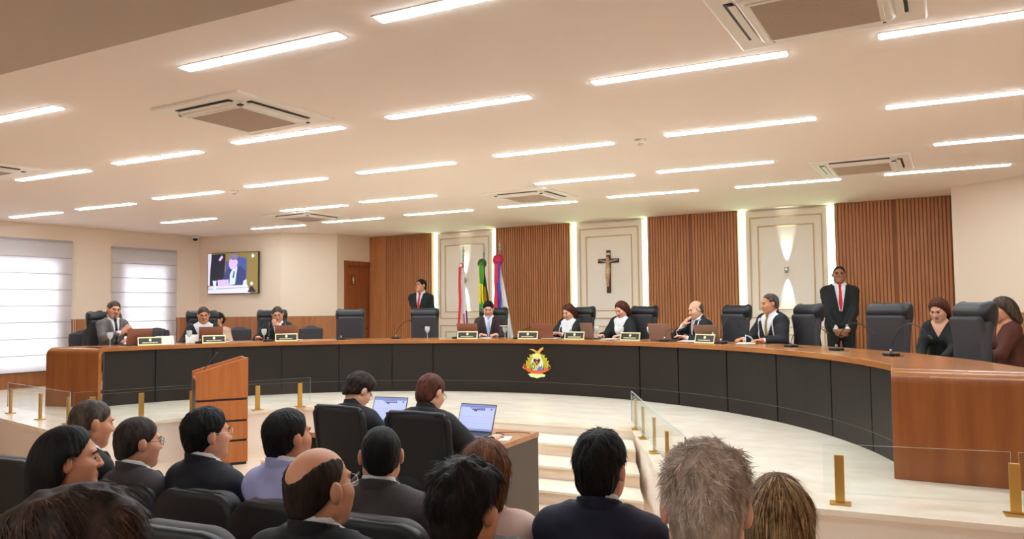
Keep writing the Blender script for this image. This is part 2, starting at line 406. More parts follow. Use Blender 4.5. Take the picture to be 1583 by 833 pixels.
g.extr([(-.025, .035), (.025, .035), (.025, -.02), (.014, -.02), (.014, -.075), (.002, -.075), (.002, -.02), (-.002, -.02), (-.002, -.075), (-.014, -.075), (-.014, -.02), (-.025, -.02)], Mx, .003)
g.build('pictogram', mat('sign_cream', (225, 200, 165), .5), e)

# back wall: white base, slatted wood bays, moulded white bays with light strips
wall('wall_back', BK_A, BK_B, M_PANELW)
def bu(x): return (x-BK_A[0])/math.cos(math.atan2(BK_B[1]-BK_A[1], BK_B[0]-BK_A[0]))
woods = [(-9.755, -8.178, [.02]), (-6.694, -5.151, []), (-3.709, -2.21, [.72]), (-.796, .714, [.80])]
for k, (x0, x1, seams) in enumerate(woods):
    u0, u1 = bu(x0)+.003, bu(x1)-.003; DP = .10
    o = MB().box((u0, -DP, PZ), (u1, 0, CZ-.002)); o.cur = 1
    start = u0+(.46 if k == 0 else .012); n = int((u1-.006-start)/.047); pitch = (u1-.004-start)/n
    for j in range(n):
        a = start+j*pitch
        if any(abs(a-u0-s_) < .02 for s_ in seams if k > 1): continue
        o.box((a, -DP-.016, PZ), (a+pitch*.68, -DP, CZ-.002))
    if k == 0: o.box((u0, -DP-.016, PZ), (u0+.44, -DP, CZ-.002))
    struct(on_wall(o.build('slat_wall_%d' % (k+1), [M_SLATBACK, M_SLAT]), BK_A, BK_B))
whites = [(-8.178, -6.694), (-5.151, -3.709), (-2.21, -.796)]
for k, (x0, x1) in enumerate(whites):
    u0, u1 = bu(x0), bu(x1)
    o = struct(on_wall(MB().box((u0+.11, -.05, PZ), (u1-.11, -.001, CZ-.03)).build('moulded_panel_%d' % (k+1), M_PANELW, bevel=.004), BK_A, BK_B))
    fr = MB()
    def frame(a, b, c, d_, w_=.022, p=.016):
        y = -.05
        for r_ in (((a, c), (a+w_, d_)), ((b-w_, c), (b, d_)), ((a+w_, c), (b-w_, c+w_)), ((a+w_, d_-w_), (b-w_, d_))):
            fr.box((r_[0][0], y-p, r_[0][1]), (r_[1][0], y, r_[1][1]))
    frame(u0+.17, u1-.17, 1.52, 3.10); frame(u0+.29, u1-.29, 1.65, 2.96, .02); frame(u0+.17, u1-.17, .62, 1.40); frame(u0+.29, u1-.29, .75, 1.28, .02)
    fr.build('moulding', M_MOULD, o, bevel=.005)
    for ua in (u0+.035, u1-.035):
        st = struct(on_wall(MB().box((ua-.033, -.016, PZ), (ua+.033, -.001, CZ-.02)).build('light_strip_%d' % (2*k+1+(ua > (u0+u1)/2)), M_COVE), BK_A, BK_B))
# wall lamps washing the outer moulded bays up and down
def bkpt(x, off): 
    a = math.atan2(BK_B[1]-BK_A[1], BK_B[0]-BK_A[0]); u = bu(x)
    return Vector((BK_A[0]+u*math.cos(a)+off*math.sin(a), BK_A[1]+u*math.sin(a)-off*math.cos(a), 0))
for x, lab in ((-1.488, 'small wall lamp throwing light up and down behind the man at the microphone'), (-7.40, 'small wall lamp throwing light up and down behind the flags')):
    e = tag(on_wall(empty('wall_lamp'), BK_A, BK_B), lab, 'lamp', 'up-and-down wall lamps'); c = bkpt(x, .05+.05); e.location = (c.x, c.y, 2.26)
    MB().lathe([(.022, -.05), (.03, -.045), (.03, .045), (.022, .05)]).build('lamp_body', M_STEEL, e, True)
    MB().box((-.02, .02, -.02), (.02, .05, .02)).build('wall_bracket', M_STEEL, e)
    for s_ in (1, -1):
        L = bpy.data.lights.new('lamp_beam', 'SPOT'); L.energy = 13.0; L.color = (.72, 1, .93); L.spot_size = math.radians(34); L.spot_blend = .8; L.shadow_soft_size = .012
        lo = bpy.data.objects.new('lamp_beam', L); link(lo, e); lo.location = (0, -.0, .058*s_); lo.rotation_euler = (math.radians(180-9) if s_ > 0 else math.radians(9), 0, 0)

# ------------------------------------------------------------------ platform, stairs, guard rail
SL, SR = [(-7.95, 4.97), (-6.85, 7.52)], [(-2.43, 7.52), (-1.33, 4.97)]
plat = [(-13.6, 6.28), SL[0], SL[1], SR[0], SR[1], (3.5, 5.2), (3.5, 13.2), (-13.6, 13.2)]
struct(MB().prism(plat, 0, PZ-.035).build('platform', M_PINK))
cap = [(-13.6, 6.25), (-7.93, 4.94), (-6.83, 7.49), (-2.45, 7.49), (-1.35, 4.94), (3.5, 5.17), (3.5, 13.2), (-13.6, 13.2)]
struct(MB().prism(cap, PZ-.035, PZ).build('platform_floor', M_MARBLE))
st = MB(); ys = [7.51, 7.02, 6.55, 6.14]
def sx(y): t = (7.52-y)/2.55; return -6.17, SR[0][0]+1.1*t-.03-.1*t
for k in range(1, 4):
    z = PZ*(1-k/4); y0, y1 = ys[k], ys[k-1]
    a, b = sx(y0), sx(7.5)
    st.prism([(a[0], y0), (a[1], y0), (b[1], 7.5), (b[0], 7.5)], z-PZ/4+(0 if k < 3 else 0), z-.02)
st_o = struct(st.build('stairs', M_STEP)); tr = MB()
for k in range(1, 4):
    z = PZ*(1-k/4); y0, y1 = ys[k], ys[k-1]; a, b = sx(y0-.02), sx(y1-.005)
    tr.prism([(a[0], y0-.02), (a[1], y0-.02), (b[1], y1-.005), (b[0], y1-.005)], z-.02, z)
tr.build('tread', M_MARBLE, st_o)

def post(x, y, ang):
    e = empty('rail_post', (x, y, PZ), ang)
    MB().box((-.028, -.012, .012), (.028, .012, .30)).build('upright', M_BRASS, e, bevel=.003)
    MB().box((-.06, -.045, 0), (.06, .045, .012)).build('base_plate', M_BRASS, e, bevel=.003)
    return e
sd = math.atan2(4.97-7.52, -1.33+2.43); sl = math.atan2(7.52-4.97, 1.1)
posts = [(-2.384, 7.413, sd, 'brass rail post at the top of the right-hand stair side'), (-2.155, 6.92, sd, 'second brass post from the top of the right-hand stair side'), (-1.863, 6.29, sd, 'third brass post down the right-hand stair side'),
 (-1.576, 5.641, sd, 'fourth brass post down the right-hand stair side'), (-1.354, 5.184, sd, 'lowest brass post of the right-hand stair side, behind grey spiky hair'),
 (-.355, 5.149, 0.05, 'brass post on the ledge before the curved bench, right of the grey-haired man'), (.573, 5.287, .05, 'brass post at the right frame edge below the wooden bench end'),
 (-6.845, 7.508-.04, sl, 'brass post at the top of the stair side behind the clerk chairs'), (-7.10, 7.0, sl, 'brass post just right of the lectern'), (-7.417, 6.29, sl, 'brass post hidden behind the lectern'),
 (-7.79, 5.9, sl, 'brass post left of the lectern'), (-7.969, 5.425, sl, 'brass post behind the head of the grey-haired man at far left'),
 (-8.192, 5.296, -.23, 'brass post right of two more on the left ledge, by the glass corner'), (-8.872, 5.403, -.23, 'middle brass post on the left ledge in front of the bench end'),
 (-9.767, 5.583, -.23, 'brass post on the left ledge below the bench end'), (-10.5, 5.80, -.23, 'brass post cut by the left edge of the view')]
for x, y, a, lab in posts: tag(post(x, y, a), lab, 'post', 'brass rail posts')
def pane(a, b, zt, lab, z0=PZ+.06):
    a, b = Vector(a), Vector(b); L = (b-a).length
    o = MB().box((0, -.006, z0), (L, .006, zt)); o2 = o.build('glass_panel', [GLASS, mat('glass_edge', (150, 165, 158), .3)])
    o2.location = (a.x, a.y, 0); o2.rotation_euler = (0, 0, math.atan2(b.y-a.y, b.x-a.x))
    for p in o2.data.polygons:
        if abs(p.normal.y) < .5: p.material_index = 1
    return tag(o2, lab, 'glass', 'clear glass rail panels')
pane((-2.47, 7.55), (-1.28, 5.03), .855, 'clear glass panel running down the right-hand stair side')
pane((-8.03, 5.25), (-6.81, 7.62), .85, 'clear glass panel along the stair side by the lectern')
pane((-.45, 5.17), (.56, 5.31), .85, 'clear glass panel standing before the wooden bench end')
pane((.60, 5.31), (2.4, 5.42), .85, 'clear glass panel cut by the right frame edge')
pane((-10.0, 5.68), (-8.12, 5.27), .85, 'clear glass panel on the left ledge')

# ------------------------------------------------------------------ curved bench
RI, RO = 4.80, 5.60; YE = 6.04
def arc(R, a0, a1, n): return [(CX+R*math.sin(a0+(a1-a0)*i/n), CY+R*math.cos(a0+(a1-a0)*i/n)) for i in range(n+1)]
bench = tag(empty('judges_bench', (CX, CY+RI, PZ)), 'long curved wooden judges bench with a black front and a painted crest', 'bench')
def bparent(o): o.parent = bench; o.matrix_parent_inverse = bench.matrix_world.inverted(); return o
bench.matrix_world = Matrix.Translation((CX, CY+RI, PZ))
XI = {-1: 4.62, 1: 4.58}; XO = {-1: 5.44, 1: 5.56}; YES = {-1: (6.38, 6.20), 1: (6.04, 5.99)}
aI = math.asin(4.58/RI); aO = math.asin(5.44/RO); aIl = math.asin(4.62/RI)
# worktop ribbon with waterfall ends: profile stations along the run, inner and outer edges
N = 90; RUN = []
for i in range(N+1):
    t = -1+2*i/N; q = aI if t > 0 else aIl
    RUN.append((Vector((CX+RI*math.sin(q*t), CY+RI*math.cos(q*t), TZ)), Vector((CX+RO*math.sin(aO*t), CY+RO*math.cos(aO*t), TZ))))
def ends(sgn):
    out = []; xi, xo = CX+sgn*XI[sgn], CX+sgn*XO[sgn]; r = .10; yi, yo = YES[sgn]
    for k in range(0, 7):
        t = k/6*math.pi/2; out.append((Vector((xi, yi+r-r*math.sin(t), TZ-r+r*math.cos(t))), Vector((xo, yo+r-r*math.sin(t), TZ-r+r*math.cos(t)))))
    out.append((Vector((xi, yi, PZ)), Vector((xo, yo, PZ)))); return out
RUN = ends(-1)[::-1]+RUN+ends(1)
v, f = [], []; TH = .055; n = len(RUN)
for i, (a, b) in enumerate(RUN):
    p0, p1 = RUN[max(i-1, 0)], RUN[min(i+1, n-1)]
    def nrm(p, q, o): 
        tdir = (q-p).normalized(); side = (b-a).normalized(); return side.cross(tdir).normalized()
    na = nrm(p0[0], p1[0], a); nb = nrm(p0[1], p1[1], b)
    if na.z < -.05: na = -na
    if nb.z < -.05: nb = -nb
    if abs(na.z) < .05 and na.y > 0: na, nb = -na, -nb
    v += [a, b, b-nb*TH, a-na*TH]
for i in range(n-1):
    for k in range(4): f.append((4*i+k, 4*i+(k+1) % 4, 4*i+4+(k+1) % 4, 4*i+4+k))
f += [(0, 1, 2, 3), tuple(4*(n-1)+k for k in (3, 2, 1, 0))]
o = bparent(meshobj('worktop', v, f, [M_TOPWOOD, M_DESKWOOD]))
bm = bmesh.new(); bm.from_mesh(o.data); bmesh.ops.recalc_face_normals(bm, faces=bm.faces); bm.to_mesh(o.data); bm.free()
for p in o.data.polygons:
    if abs(p.normal.z) < .6 and p.center.y < 6.3: p.material_index = 1
bv = o.modifiers.new('bevel', 'BEVEL'); bv.width = .006; bv.segments = 2; bv.limit_method = 'ANGLE'; bv.angle_limit = math.radians(50)
o.data.polygons.foreach_set('use_smooth', np.ones(len(o.data.polygons), bool)); o.modifiers.new('wn', 'WEIGHTED_NORMAL')
# black front: separate curved boards with seams, and a lower run
RF = RI+.04; eL, eR = -math.asin(4.64/RF), math.asin(4.70/RF)
seams = [-1.40, -1.15, -.995, -.80, -.63, -.466, -.337, .337, .466, .63, .80, .995, 1.15, 1.40]
def board(a0, a1, R, z0, z1, th=.03, gap=.0018):
    n_ = max(2, int((a1-a0)*40)); P = arc(R, a0+gap, a1-gap, n_); Q = arc(R+th, a0+gap, a1-gap, n_); b_ = MB()
    vs = [(x, y, z) for (x, y) in P for z in (z0, z1)]+[(x, y, z) for (x, y) in Q for z in (z0, z1)]; m_ = 2*(n_+1); fs = []
    for i in range(n_):
        j = 2*i; fs += [(j, j+2, j+3, j+1), (m_+j, m_+j+1, m_+j+3, m_+j+2), (j+1, j+3, m_+j+3, m_+j+1), (j, m_+j, m_+j+2, j+2)]
    fs += [(0, 1, m_+1, m_), (2*n_, m_+2*n_, m_+2*n_+1, 2*n_+1)]
    return b_.add(vs, fs)
for a0, a1 in zip(seams, seams[1:]):
    if a0 < -1.34: a0 = eL
    if a1 > 1.34: a1 = eR
    bparent(board(a0, a1, RF, .655, 1.205).build('front_panel', M_BLACKPANEL))
    bparent(board(a0, a1, RF+.004, PZ, .65).build('plinth_panel', M_BLACKPANEL))
bparent(board(eL, eR-.01, RF+.03, PZ, 1.205, .04).build('carcass', M_BLACK))
ms = mat('seam_metal', (120, 104, 90), .4, metal=.5)
bparent(board(eL, eR, RF-.001, .6505, .6545, .03).build('seam_strip', ms))

# crest on the bench front
CR = bparent(empty('crest')); CR.location = (0, 0, 0)
CR.matrix_parent_inverse = Matrix.Identity(4); CR.location = (0, RF-RI-.002, .935-PZ)
def ellp(a, b, cx=0, cz=0, n=28, t0=0, t1=2*math.pi): return [(cx+a*math.cos(t), cz+b*math.sin(t)) for t in np.linspace(t0, t1, n, t1-t0 > 6.2 and False or True)][:-1 if t1-t0 > 6.2 else None]
def layer(name, rgb, polys, depth, t=.012, metal=0):
    o = MB()
    for p in polys: o.extr(p, Matrix.Translation((0, -depth, 0)), t)
    return o.build(name, mat('crest_'+name, rgb, .4, metal=metal), CR)
def leaf(s): return [(s*x, z) for x, z in ((.05, .125), (.085, .12), (.13, .06), (.165, -.01), (.17, -.06), (.15, -.10), (.10, -.11), (.11, -.04), (.09, .04), (.06, .09))]
layer('wreath', (188, 176, 34), [leaf(1), leaf(-1)], 0)
layer('wreath_leaves', (222, 214, 84), [[(s_*(.085+.075*math.sin(a)), .10-a*.068), (s_*(.125+.060*math.sin(a)), .115-a*.068), (s_*(.105+.07*math.sin(a)), .07-a*.068)] for s_ in (1, -1) for a in (0, .6, 1.2, 1.8, 2.4)], .010, .004)
layer('rim', (214, 206, 90), [ellp(.104, .130, 0, -.018)], .003)
layer('shield', (240, 240, 215), [ellp(.094, .120, 0, -.020)], .014, .006)
layer('green_field', (128, 140, 70), [ellp(.03, .055, -.055, -.045)], .020, .004)
layer('blue_field', (92, 130, 215), [[(0, -.105), (.02, -.07), (.075, -.02), (.085, -.06), (.07, -.11), (.02, -.125)]], .020, .004)
layer('star', (230, 240, 240), [ellp(.012, .018, .062, -.04, 10), ellp(.014, .018, -.055, -.055, 10)], .024, .003)
layer('band', (225, 205, 60), [[(-.06, .0), (-.045, .01), (.0, -.045), (.05, .01), (.06, -.0), (.005, -.075), (-.02, -.115), (-.035, -.11), (-.01, -.06)]], .022, .004)
layer('dark_field', (78, 24, 18), [[(-.056, .045), (-.03, .055), (0, .035), (.03, .055), (.056, .045), (.05, .02), (0, -.04), (-.05, .02)]], .022, .003)
layer('rose_field', (222, 140, 120), [[(-.02, .02), (.02, .02), (.01, -.012), (-.01, -.012)]], .0255, .003)
layer('sash', (235, 96, 58), [[(-.215, -.05), (-.19, -.035), (-.15, -.085), (-.07, -.115), (.07, -.115), (.15, -.085), (.20, -.05), (.22, -.065), (.19, -.10), (.14, -.13), (.07, -.155), (-.07, -.155), (-.14, -.13), (-.18, -.10)]], .020, .014)
layer('sash_end', (240, 160, 110), [[(-.215, -.05), (-.225, -.075), (-.195, -.10), (-.175, -.07), (-.20, -.02)], [(.215, -.05), (.225, -.075), (.195, -.10), (.18, -.065), (.205, -.025)]], .026, .008)
layer('scroll', (226, 238, 160), [[(-.14, -.165), (-.06, -.15), (.06, -.15), (.135, -.17), (.12, -.20), (.06, -.205), (.03, -.215), (0, -.225), (-.03, -.215), (-.10, -.205)]], .016, .012)
layer('eagle', (222, 170, 80), [[(-.125, .19), (-.06, .195), (-.01, .165), (.02, .165), (.05, .20), (.105, .225), (.10, .19), (.06, .16), (.05, .13), (.06, .10), (0, .095), (-.01, .13), (-.05, .165)]], .012, .014)
layer('cap', (240, 232, 140), [[(-.075, .085), (-.055, .12), (0, .135), (.055, .12), (.075, .085), (.04, .07), (0, .065), (-.04, .07)]], .02, .01)

# ------------------------------------------------------------------ ceiling lamps, cassettes, detectors
lampC = {'A': [(-9.885, 10.2), (-8.1, 10.08), (-6.345, 9.975), (-4.62, 9.93), (-2.865, 9.78), (-1.17, 9.795), (.525, 9.72)],
 'B': [(-10.395, 8.7), (-7.605, 8.565), (-6.015, 8.43), (-3.24, 8.265), (-1.725, 8.235), (.97, 8.12)],
 'C': [(-11.7, 6.99), (-9.975, 6.93), (-8.13, 6.78), (-6.36, 6.675), (-4.62, 6.615), (-2.88, 6.54), (-1.155, 6.48), (.586, 6.395)],
 'D': [(-8.175, 5.055), (-6.39, 4.965), (-4.62, 4.86), (-2.895, 4.8), (-1.155, 4.71), (.572, 4.66)],
 'E': [(-6.016, 3.38), (-3.27, 3.21), (-1.736, 3.13)]}
rown = {'A': 'row nearest the back wall', 'B': 'second row from the back wall', 'C': 'middle row', 'D': 'second row from the near soffit', 'E': 'row nearest the near soffit'}
ordn = ['first', 'second', 'third', 'fourth', 'fifth', 'sixth', 'seventh', 'eighth']
lamp0 = empty('ceiling_light')
MB().box((-.61, -.040, -.010), (.61, .040, 0)).build('diffuser', M_LAMP, lamp0, bevel=.003)
o = MB()
for a, b in (((-.622, -.05), (.622, -.040)), ((-.622, .040), (.622, .05)), ((-.622, -.040), (-.61, .040)), ((.61, -.040), (.622, .040))): o.box((a[0], a[1], -.004), (b[0], b[1], 0))
o.build('frame', M_WHITE, lamp0)
first = True
for r_, L in lampC.items():
    for i, (x, y) in enumerate(L):
        q = lamp0 if first else dup(lamp0); first = False
        q.location = (x, y, CZ); tag(q, 'glowing linear ceiling lamp, %s from the left in the %s' % (ordn[i], rown[r_]), 'lamp', 'linear ceiling lamps')

for i, x in enumerate((-6.4, -4.6, -2.9, -1.15, .6)):  # unseen lamps added behind the view to brighten the backs of the audience
    q = dup(lamp0); q.location = (x, -.9, 2.9); tag(q, 'added unseen linear fill lamp, %s from the left in the rear soffit over the audience' % ordn[i], 'lamp', 'added fill lamps of the rear soffit')
def cassette():
    e = empty('air_conditioner')
    soft('panel', M_WHITE, (-.5, -.5, -.07), (.5, .5, .02), .008, lambda g, f: (g.box(f, (0, 0, 0), (.475, .475, .022), .015), g.box(f, (0, 0, -.02), (.33, .33, .028), .02, k=.02)), e)
    o = MB().box((-.27, -.27, -.052), (.27, .27, -.046))
    for i in range(36): o.box((-.265, -.263+i*.015, -.057), (.265, -.257+i*.015, -.052))
    o.build('grille', M_GRILLE, e)
    o = MB()
    for a, b in (((-.29, -.29), (.29, -.27)), ((-.29, .27), (.29, .29)), ((-.29, -.27), (-.27, .27)), ((.27, -.27), (.29, .27))): o.box((a[0], a[1], -.056), (b[0], b[1], -.046))
    o.build('grille_frame', M_WHITE, e, bevel=.004)
    for k in range(4):
        R = Matrix.Rotation(k*math.pi/2, 3, 'Z')
        sl = MB().box((-.285, .350, -.0275), (.285, .394, -.020), R=R).build('outlet', M_BLACK, e)
        MB().box((-.27, .338, -.036), (.27, .376, -.030), R=R).build('flap', M_WHITE, sl, bevel=.003)
    MB().box((.30, -.33, -.054), (.34, -.30, -.046)).build('sensor', M_BLACK, e)
    return e
ac0 = cassette()
for i, (x, y, lab) in enumerate([(-4.39, 4.18, 'square white ceiling air conditioner at upper left between the linear lamps'), (-.31, 4.0, 'large square ceiling air conditioner cut by the top of the view at right'), (-8.40, 4.35, 'square ceiling air conditioner cut by the left edge of the view'),
   (-.29, 8.91, 'white ceiling air conditioner near the right-hand wall'), (-4.30, 9.05, 'white ceiling air conditioner above the crucifix'), (-8.35, 9.25, 'white ceiling air conditioner far back above the television corner')]):
    q = ac0 if i == 0 else dup(ac0); q.location = (x, y, CZ); q.rotation_euler = (0, 0, math.radians(-3)); tag(q, lab, 'air conditioner', 'ceiling air conditioners')
for x, y, lab in ((-2.016, 6.556, 'small round white smoke detector on the ceiling right of centre'), (-7.338, 6.821, 'small round white smoke detector on the ceiling at left')):
    e = tag(empty('smoke_detector', (x, y, CZ)), lab, 'smoke detector', 'smoke detectors')
    MB().lathe([(.055, 0), (.055, -.018), (.045, -.03), (.03, -.036)]).build('housing', M_WHITE, e, True)
    MB().lathe([(.026, -.03), (.026, -.045), (.014, -.052)]).build('sensing_head', M_GRILLE, e, True)
e = tag(empty('security_camera', (-12.40, 10.55, CZ)), 'small white dome security camera in the ceiling corner above the blinds', 'camera')
MB().lathe([(.07, 0), (.075, -.03), (.06, -.055)]).build('base', M_WHITE, e, True)
MB().lathe([(.05, -.05), (.047, -.075), (.03, -.098), (.005, -.105)]).build('dome', M_BLACKGLOSS, e, True)

# ------------------------------------------------------------------ television
tv = tag(on_wall(empty('television'), TV_A, TV_B), 'wall-mounted television showing a man reading at a laptop', 'television')
MB().box((.275, -.075, 2.055), (1.535, -.035, 2.875)).build('casing', M_BLACK, tv, bevel=.006)
MB().box((.6, -.035, 2.25), (1.2, -.0005, 2.7)).build('wall_mount', M_BLACK, tv)
def emis(name, rgb, st=1.0): return mat('screen_'+name, rgb, .4, emit=st)
sc = MB(); SW, SH = 1.235, .795
def sp(poly, lvl): # poly in the picture's unit square (0..1, y down)
    sc.extr([(.2875+SW*x, 2.0675+SH*(1-y)) for x, y in poly], Matrix.Translation((0, -.0752-.0004*lvl, 0)), .0004)
cols = [('wood', (132, 112, 60)), ('dark', (30, 34, 48)), ('wall', (205, 200, 225)), ('chair', (66, 82, 150)), ('robe', (52, 62, 112)), ('skin', (205, 178, 225)), ('shirt', (196, 214, 240)), ('desk', (206, 206, 228)), ('laptop', (196, 176, 226)), ('grey', (150, 150, 190)), ('hair', (120, 112, 150))]
def P(ci, poly, lvl): sc.cur = ci; sp(poly, lvl)
def el(cx, cy, a, b, n=16): return [(cx+a*math.cos(t), cy-b*math.sin(t)) for t in np.linspace(0, 2*math.pi, n, False)]
P(0, [(0, 1), (1, 1), (1, 0), (0, 0)], 0)
P(2, [(0, .8), (.05, .8), (.07, 0), (0, 0)], 1)
P(3, [(.36, .5), (.78, .62), (.78, .14), (.62, .10), (.36, .22)], 1)
P(1, [(.04, .80), (.24, .80), (.33, .60), (.36, .02), (.08, .02), (.05, .4)], 2)
P(4, [(.30, .80), (.76, .80), (.76, .45), (.66, .33), (.56, .36), (.40, .40), (.34, .50)], 3)
P(6, [(.44, .80), (.55, .78), (.60, .34), (.52, .36), (.45, .52)], 4)
P(4, [(.50, .62), (.53, .62), (.545, .46), (.525, .44)], 5)
P(5, el(.51, .26, .085, .16), 5); P(10, el(.525, .10, .085, .08), 6); P(5, el(.585, .24, .02, .05), 6)
P(5, [(.215, .16), (.25, .20), (.31, .10), (.28, .05)], 3)
P(7, [(.0, 1), (.85, 1), (.80, .80), (.02, .82)], 4)
P(9, [(0, .90), (.82, .87), (.82, .85), (0, .88)], 5)
P(8, [(.21, .82), (.44, .82), (.42, .655), (.20, .665)], 6)
P(6, [(.09, .96), (.19, .96), (.165, .86), (.18, .68), (.10, .68), (.12, .86)], 6)
P(6, [(.70, .86), (.79, .86), (.78, .66), (.72, .70)], 6)
P(1, [(.80, .98), (.97, .98), (.90, .84), (.86, .84)], 6); P(6, el(.88, .77, .025, .045), 7); P(6, el(.90, .09, .03, .045), 2)
sc.build('screen', [emis(n_, c_, .22) for n_, c_ in cols], tv)

# ------------------------------------------------------------------ crucifix, flags
cr = tag(on_wall(empty('crucifix'), BK_A, BK_B), 'dark wooden crucifix with a pale figure on the middle moulded bay', 'crucifix'); uc = bu(-4.43)
cr.location = (*(bkpt(-4.43, .052).xy), 2.33)
mcw = mat('crucifix_wood', (52, 30, 18), .4)
MB().box((-.038, -.025, -.37), (.038, -.002, .37)).box((-.195, -.025, .15), (.195, -.002, .225)).build('cross', mcw, cr, bevel=.006)
def jes(g, f):
    g.ell(f, (0, -.045, .225), (.026, .028, .034)); g.cap(f, (0, -.042, .19), (0, -.045, .08), .034, .028, .02); g.cap(f, (0, -.045, .08), (0, -.046, .02), .03, .034, .02)
    for s_ in (1, -1):
        g.cap(f, (.03*s_, -.04, .17), (.17*s_, -.034, .205), .014, .009, .012); g.cap(f, (.02*s_, -.045, .02), (.018*s_, -.06, -.10), .022, .016, .015); g.cap(f, (.018*s_, -.06, -.10), (.008*s_, -.042, -.23), .016, .010, .01); g.cap(f, (.008*s_, -.042, -.23), (.008*s_, -.058, -.26), .010, .007, .01)
soft('figure', mat('carved_ivory', (196, 150, 110), .5), (-.2, -.1, -.3), (.2, 0, .3), .006, jes, cr)
soft('loincloth', mat('carved_cloth', (214, 180, 140), .6), (-.08, -.1, -.08), (.08, 0, .08), .006, lambda g, f: g.cap(f, (0, -.046, .045), (0, -.048, -.03), .038, .036), cr)
MB().box((-.04, -.034, .29), (.04, -.025, .325)).build('title_plate', mat('plate_cream', (210, 190, 150), .5), cr)

def flag(x, y, lab, ztop, rad, stripes, ros, rib, spread, side, length=1.75, gather=.05):
    e = tag(empty('flag', (x, y, PZ)), lab, 'flag', 'flags on poles behind the bench')
    zt = ztop-PZ
    MB().lathe([(.15, 0), (.15, .02), (.06, .05), (.025, .09), (.022, .14)], n=24).build('stand', M_STEEL, e, True)
    MB().tube([(0, 0, .05), (0, 0, zt-.12)], .014, 10).build('pole', M_STEEL, e, True)
    fn = MB(); fn.lathe([(.008, zt-.13), (.022, zt-.12), (.024, zt-.10), (.01, zt-.085), (.012, zt-.07), (.026, zt-.05), (.022, zt-.025), (.010, zt), (.003, zt+.07)], n=14); fn.build('finial', M_STEEL, e, True)
    zr = zt-.30
    # gathered cloth: a pleated sheet that falls from the pole and widens
    nv, nu = 30, 56; v, f, mi = [], [], []
    for j in range(nv+1):
        t = j/nv; z = zr-.02-length*t; wd = gather+spread*t**1.25; amp = .012+.022*t
        for i in range(nu+1):
            s_ = i/nu; ph = s_*math.pi*9+.5*math.sin(3*t+s_*4)
            v.append((side*(s_*wd-.02)+.008*math.sin(9*t+s_*5), -.03+amp*math.sin(ph)*(1-.2*s_)-.02*s_, z+.02*math.sin(s_*2.5)))
    for j in range(nv):
        for i in range(nu):
            a = j*(nu+1)+i; f.append((a, a+1, a+nu+2, a+nu+1)); s_ = (i+.5)/nu; t = (j+.5)/nv
            mi.append(stripes[1](s_, t))
    o = meshobj('cloth', v, f, stripes[0], e, True, mi); sm = o.modifiers.new('thick', 'SOLIDIFY'); sm.thickness = .003
    # rosette and its ribbon tails
    r0 = MB(); n = 40
    for ring, (ra, rb, yy) in enumerate([(rad, rad*.62, -.075), (rad*.72, rad*.3, -.09)]):
        r0.cur = ring; vs = []
        for k in range(n):
            a = 2*math.pi*k/n; q = .008*(k % 2)
            vs += [(ra*math.cos(a), yy-q, zr+ra*math.sin(a)), (rb*math.cos(a), yy-.012-q, zr+rb*math.sin(a)), (ra*math.cos(a), yy+.012, zr+ra*math.sin(a))]
        fs = []
        for k in range(n):
            a, b = 3*k, 3*((k+1) % n); fs += [(a, b, b+1, a+1), (a+2, b+2, b, a)]
        r0.add(vs, fs)
    r0.cur = 0; r0.lathe([(rad*.34, 0)], n=3) if False else None
    r0.cur = 1; r0.extr([(rad*.36*math.cos(a), rad*.36*math.sin(a)) for a in np.linspace(0, 2*math.pi, 20, False)], Matrix.Translation((0, -.09, zr)), .014)
    r0.build('rosette', ros, e)
    for x0, w_, L_, m_ in rib:
        vs, fs = [], []; k = 24
        for j in range(k+1):
            t = j/k; xx = x0*(.5+.5*t)+.006*math.sin(t*9+x0*50); yy = -.10-.012*math.sin(t*14+x0*70)-.012*t
            vs += [(xx-w_/2, yy, zr-.03-L_*t), (xx+w_/2, yy-.004, zr-.03-L_*t)]
        fs = [(2*j, 2*j+1, 2*j+3, 2*j+2) for j in range(k)]
        o = meshobj('ribbon', vs, fs, m_, e, True); o.modifiers.new('thick', 'SOLIDIFY').thickness = .003
    return e
def cl(n, c): return mat('cloth_'+n, c, .7, bump=.05, nscale=60)
W_, RD, GR, YE_, BL, DK, PR = cl('white', (240, 232, 228)), cl('red', (214, 36, 52)), cl('green', (34, 150, 40)), cl('yellow', (232, 206, 40)), cl('blue', (70, 60, 165)), cl('dark_green', (40, 62, 24)), cl('crimson', (176, 22, 60))
flag(-6.873, 11.63, 'white flag with a long red ribbon, leftmost of the three behind the bench', 2.78, .045, ([W_, RD, BL], lambda s, t: 1 if (.4 < s < .5 and t > .5) else (2 if (.85 < s and .45 < t < .7) else 0)), [cl('rose', (224, 70, 86)), W_], [(-.018, .052, 1.55, RD)], .16, 1, 1.7)
flag(-6.443, 11.62, 'green and yellow flag with a green rosette, middle of the three behind the bench', 2.80, .085, ([cl('gold', (222, 170, 20)), DK, BL], lambda s, t: 1 if (s > .75 or s < .2 or t < .25) else 0), [cl('deep_green', (24, 84, 28)), cl('moss', (70, 110, 40))], [(-.045, .045, 1.5, YE_), (0, .065, 1.45, GR), (.045, .035, 1.5, YE_)], .26, 1, 1.7)
flag(-6.117, 11.60, 'white flag with red and violet ribbons and a crimson rosette, rightmost of the three', 2.85, .10, ([W_, RD, BL], lambda s, t: 1 if (s < .1 and t > .3) else (2 if s < .16 else 0)), [PR, cl('carmine', (205, 40, 80))], [(-.03, .08, 1.15, cl('cerise', (208, 34, 74))), (.05, .06, 1.25, BL)], .42, 1, 1.95)

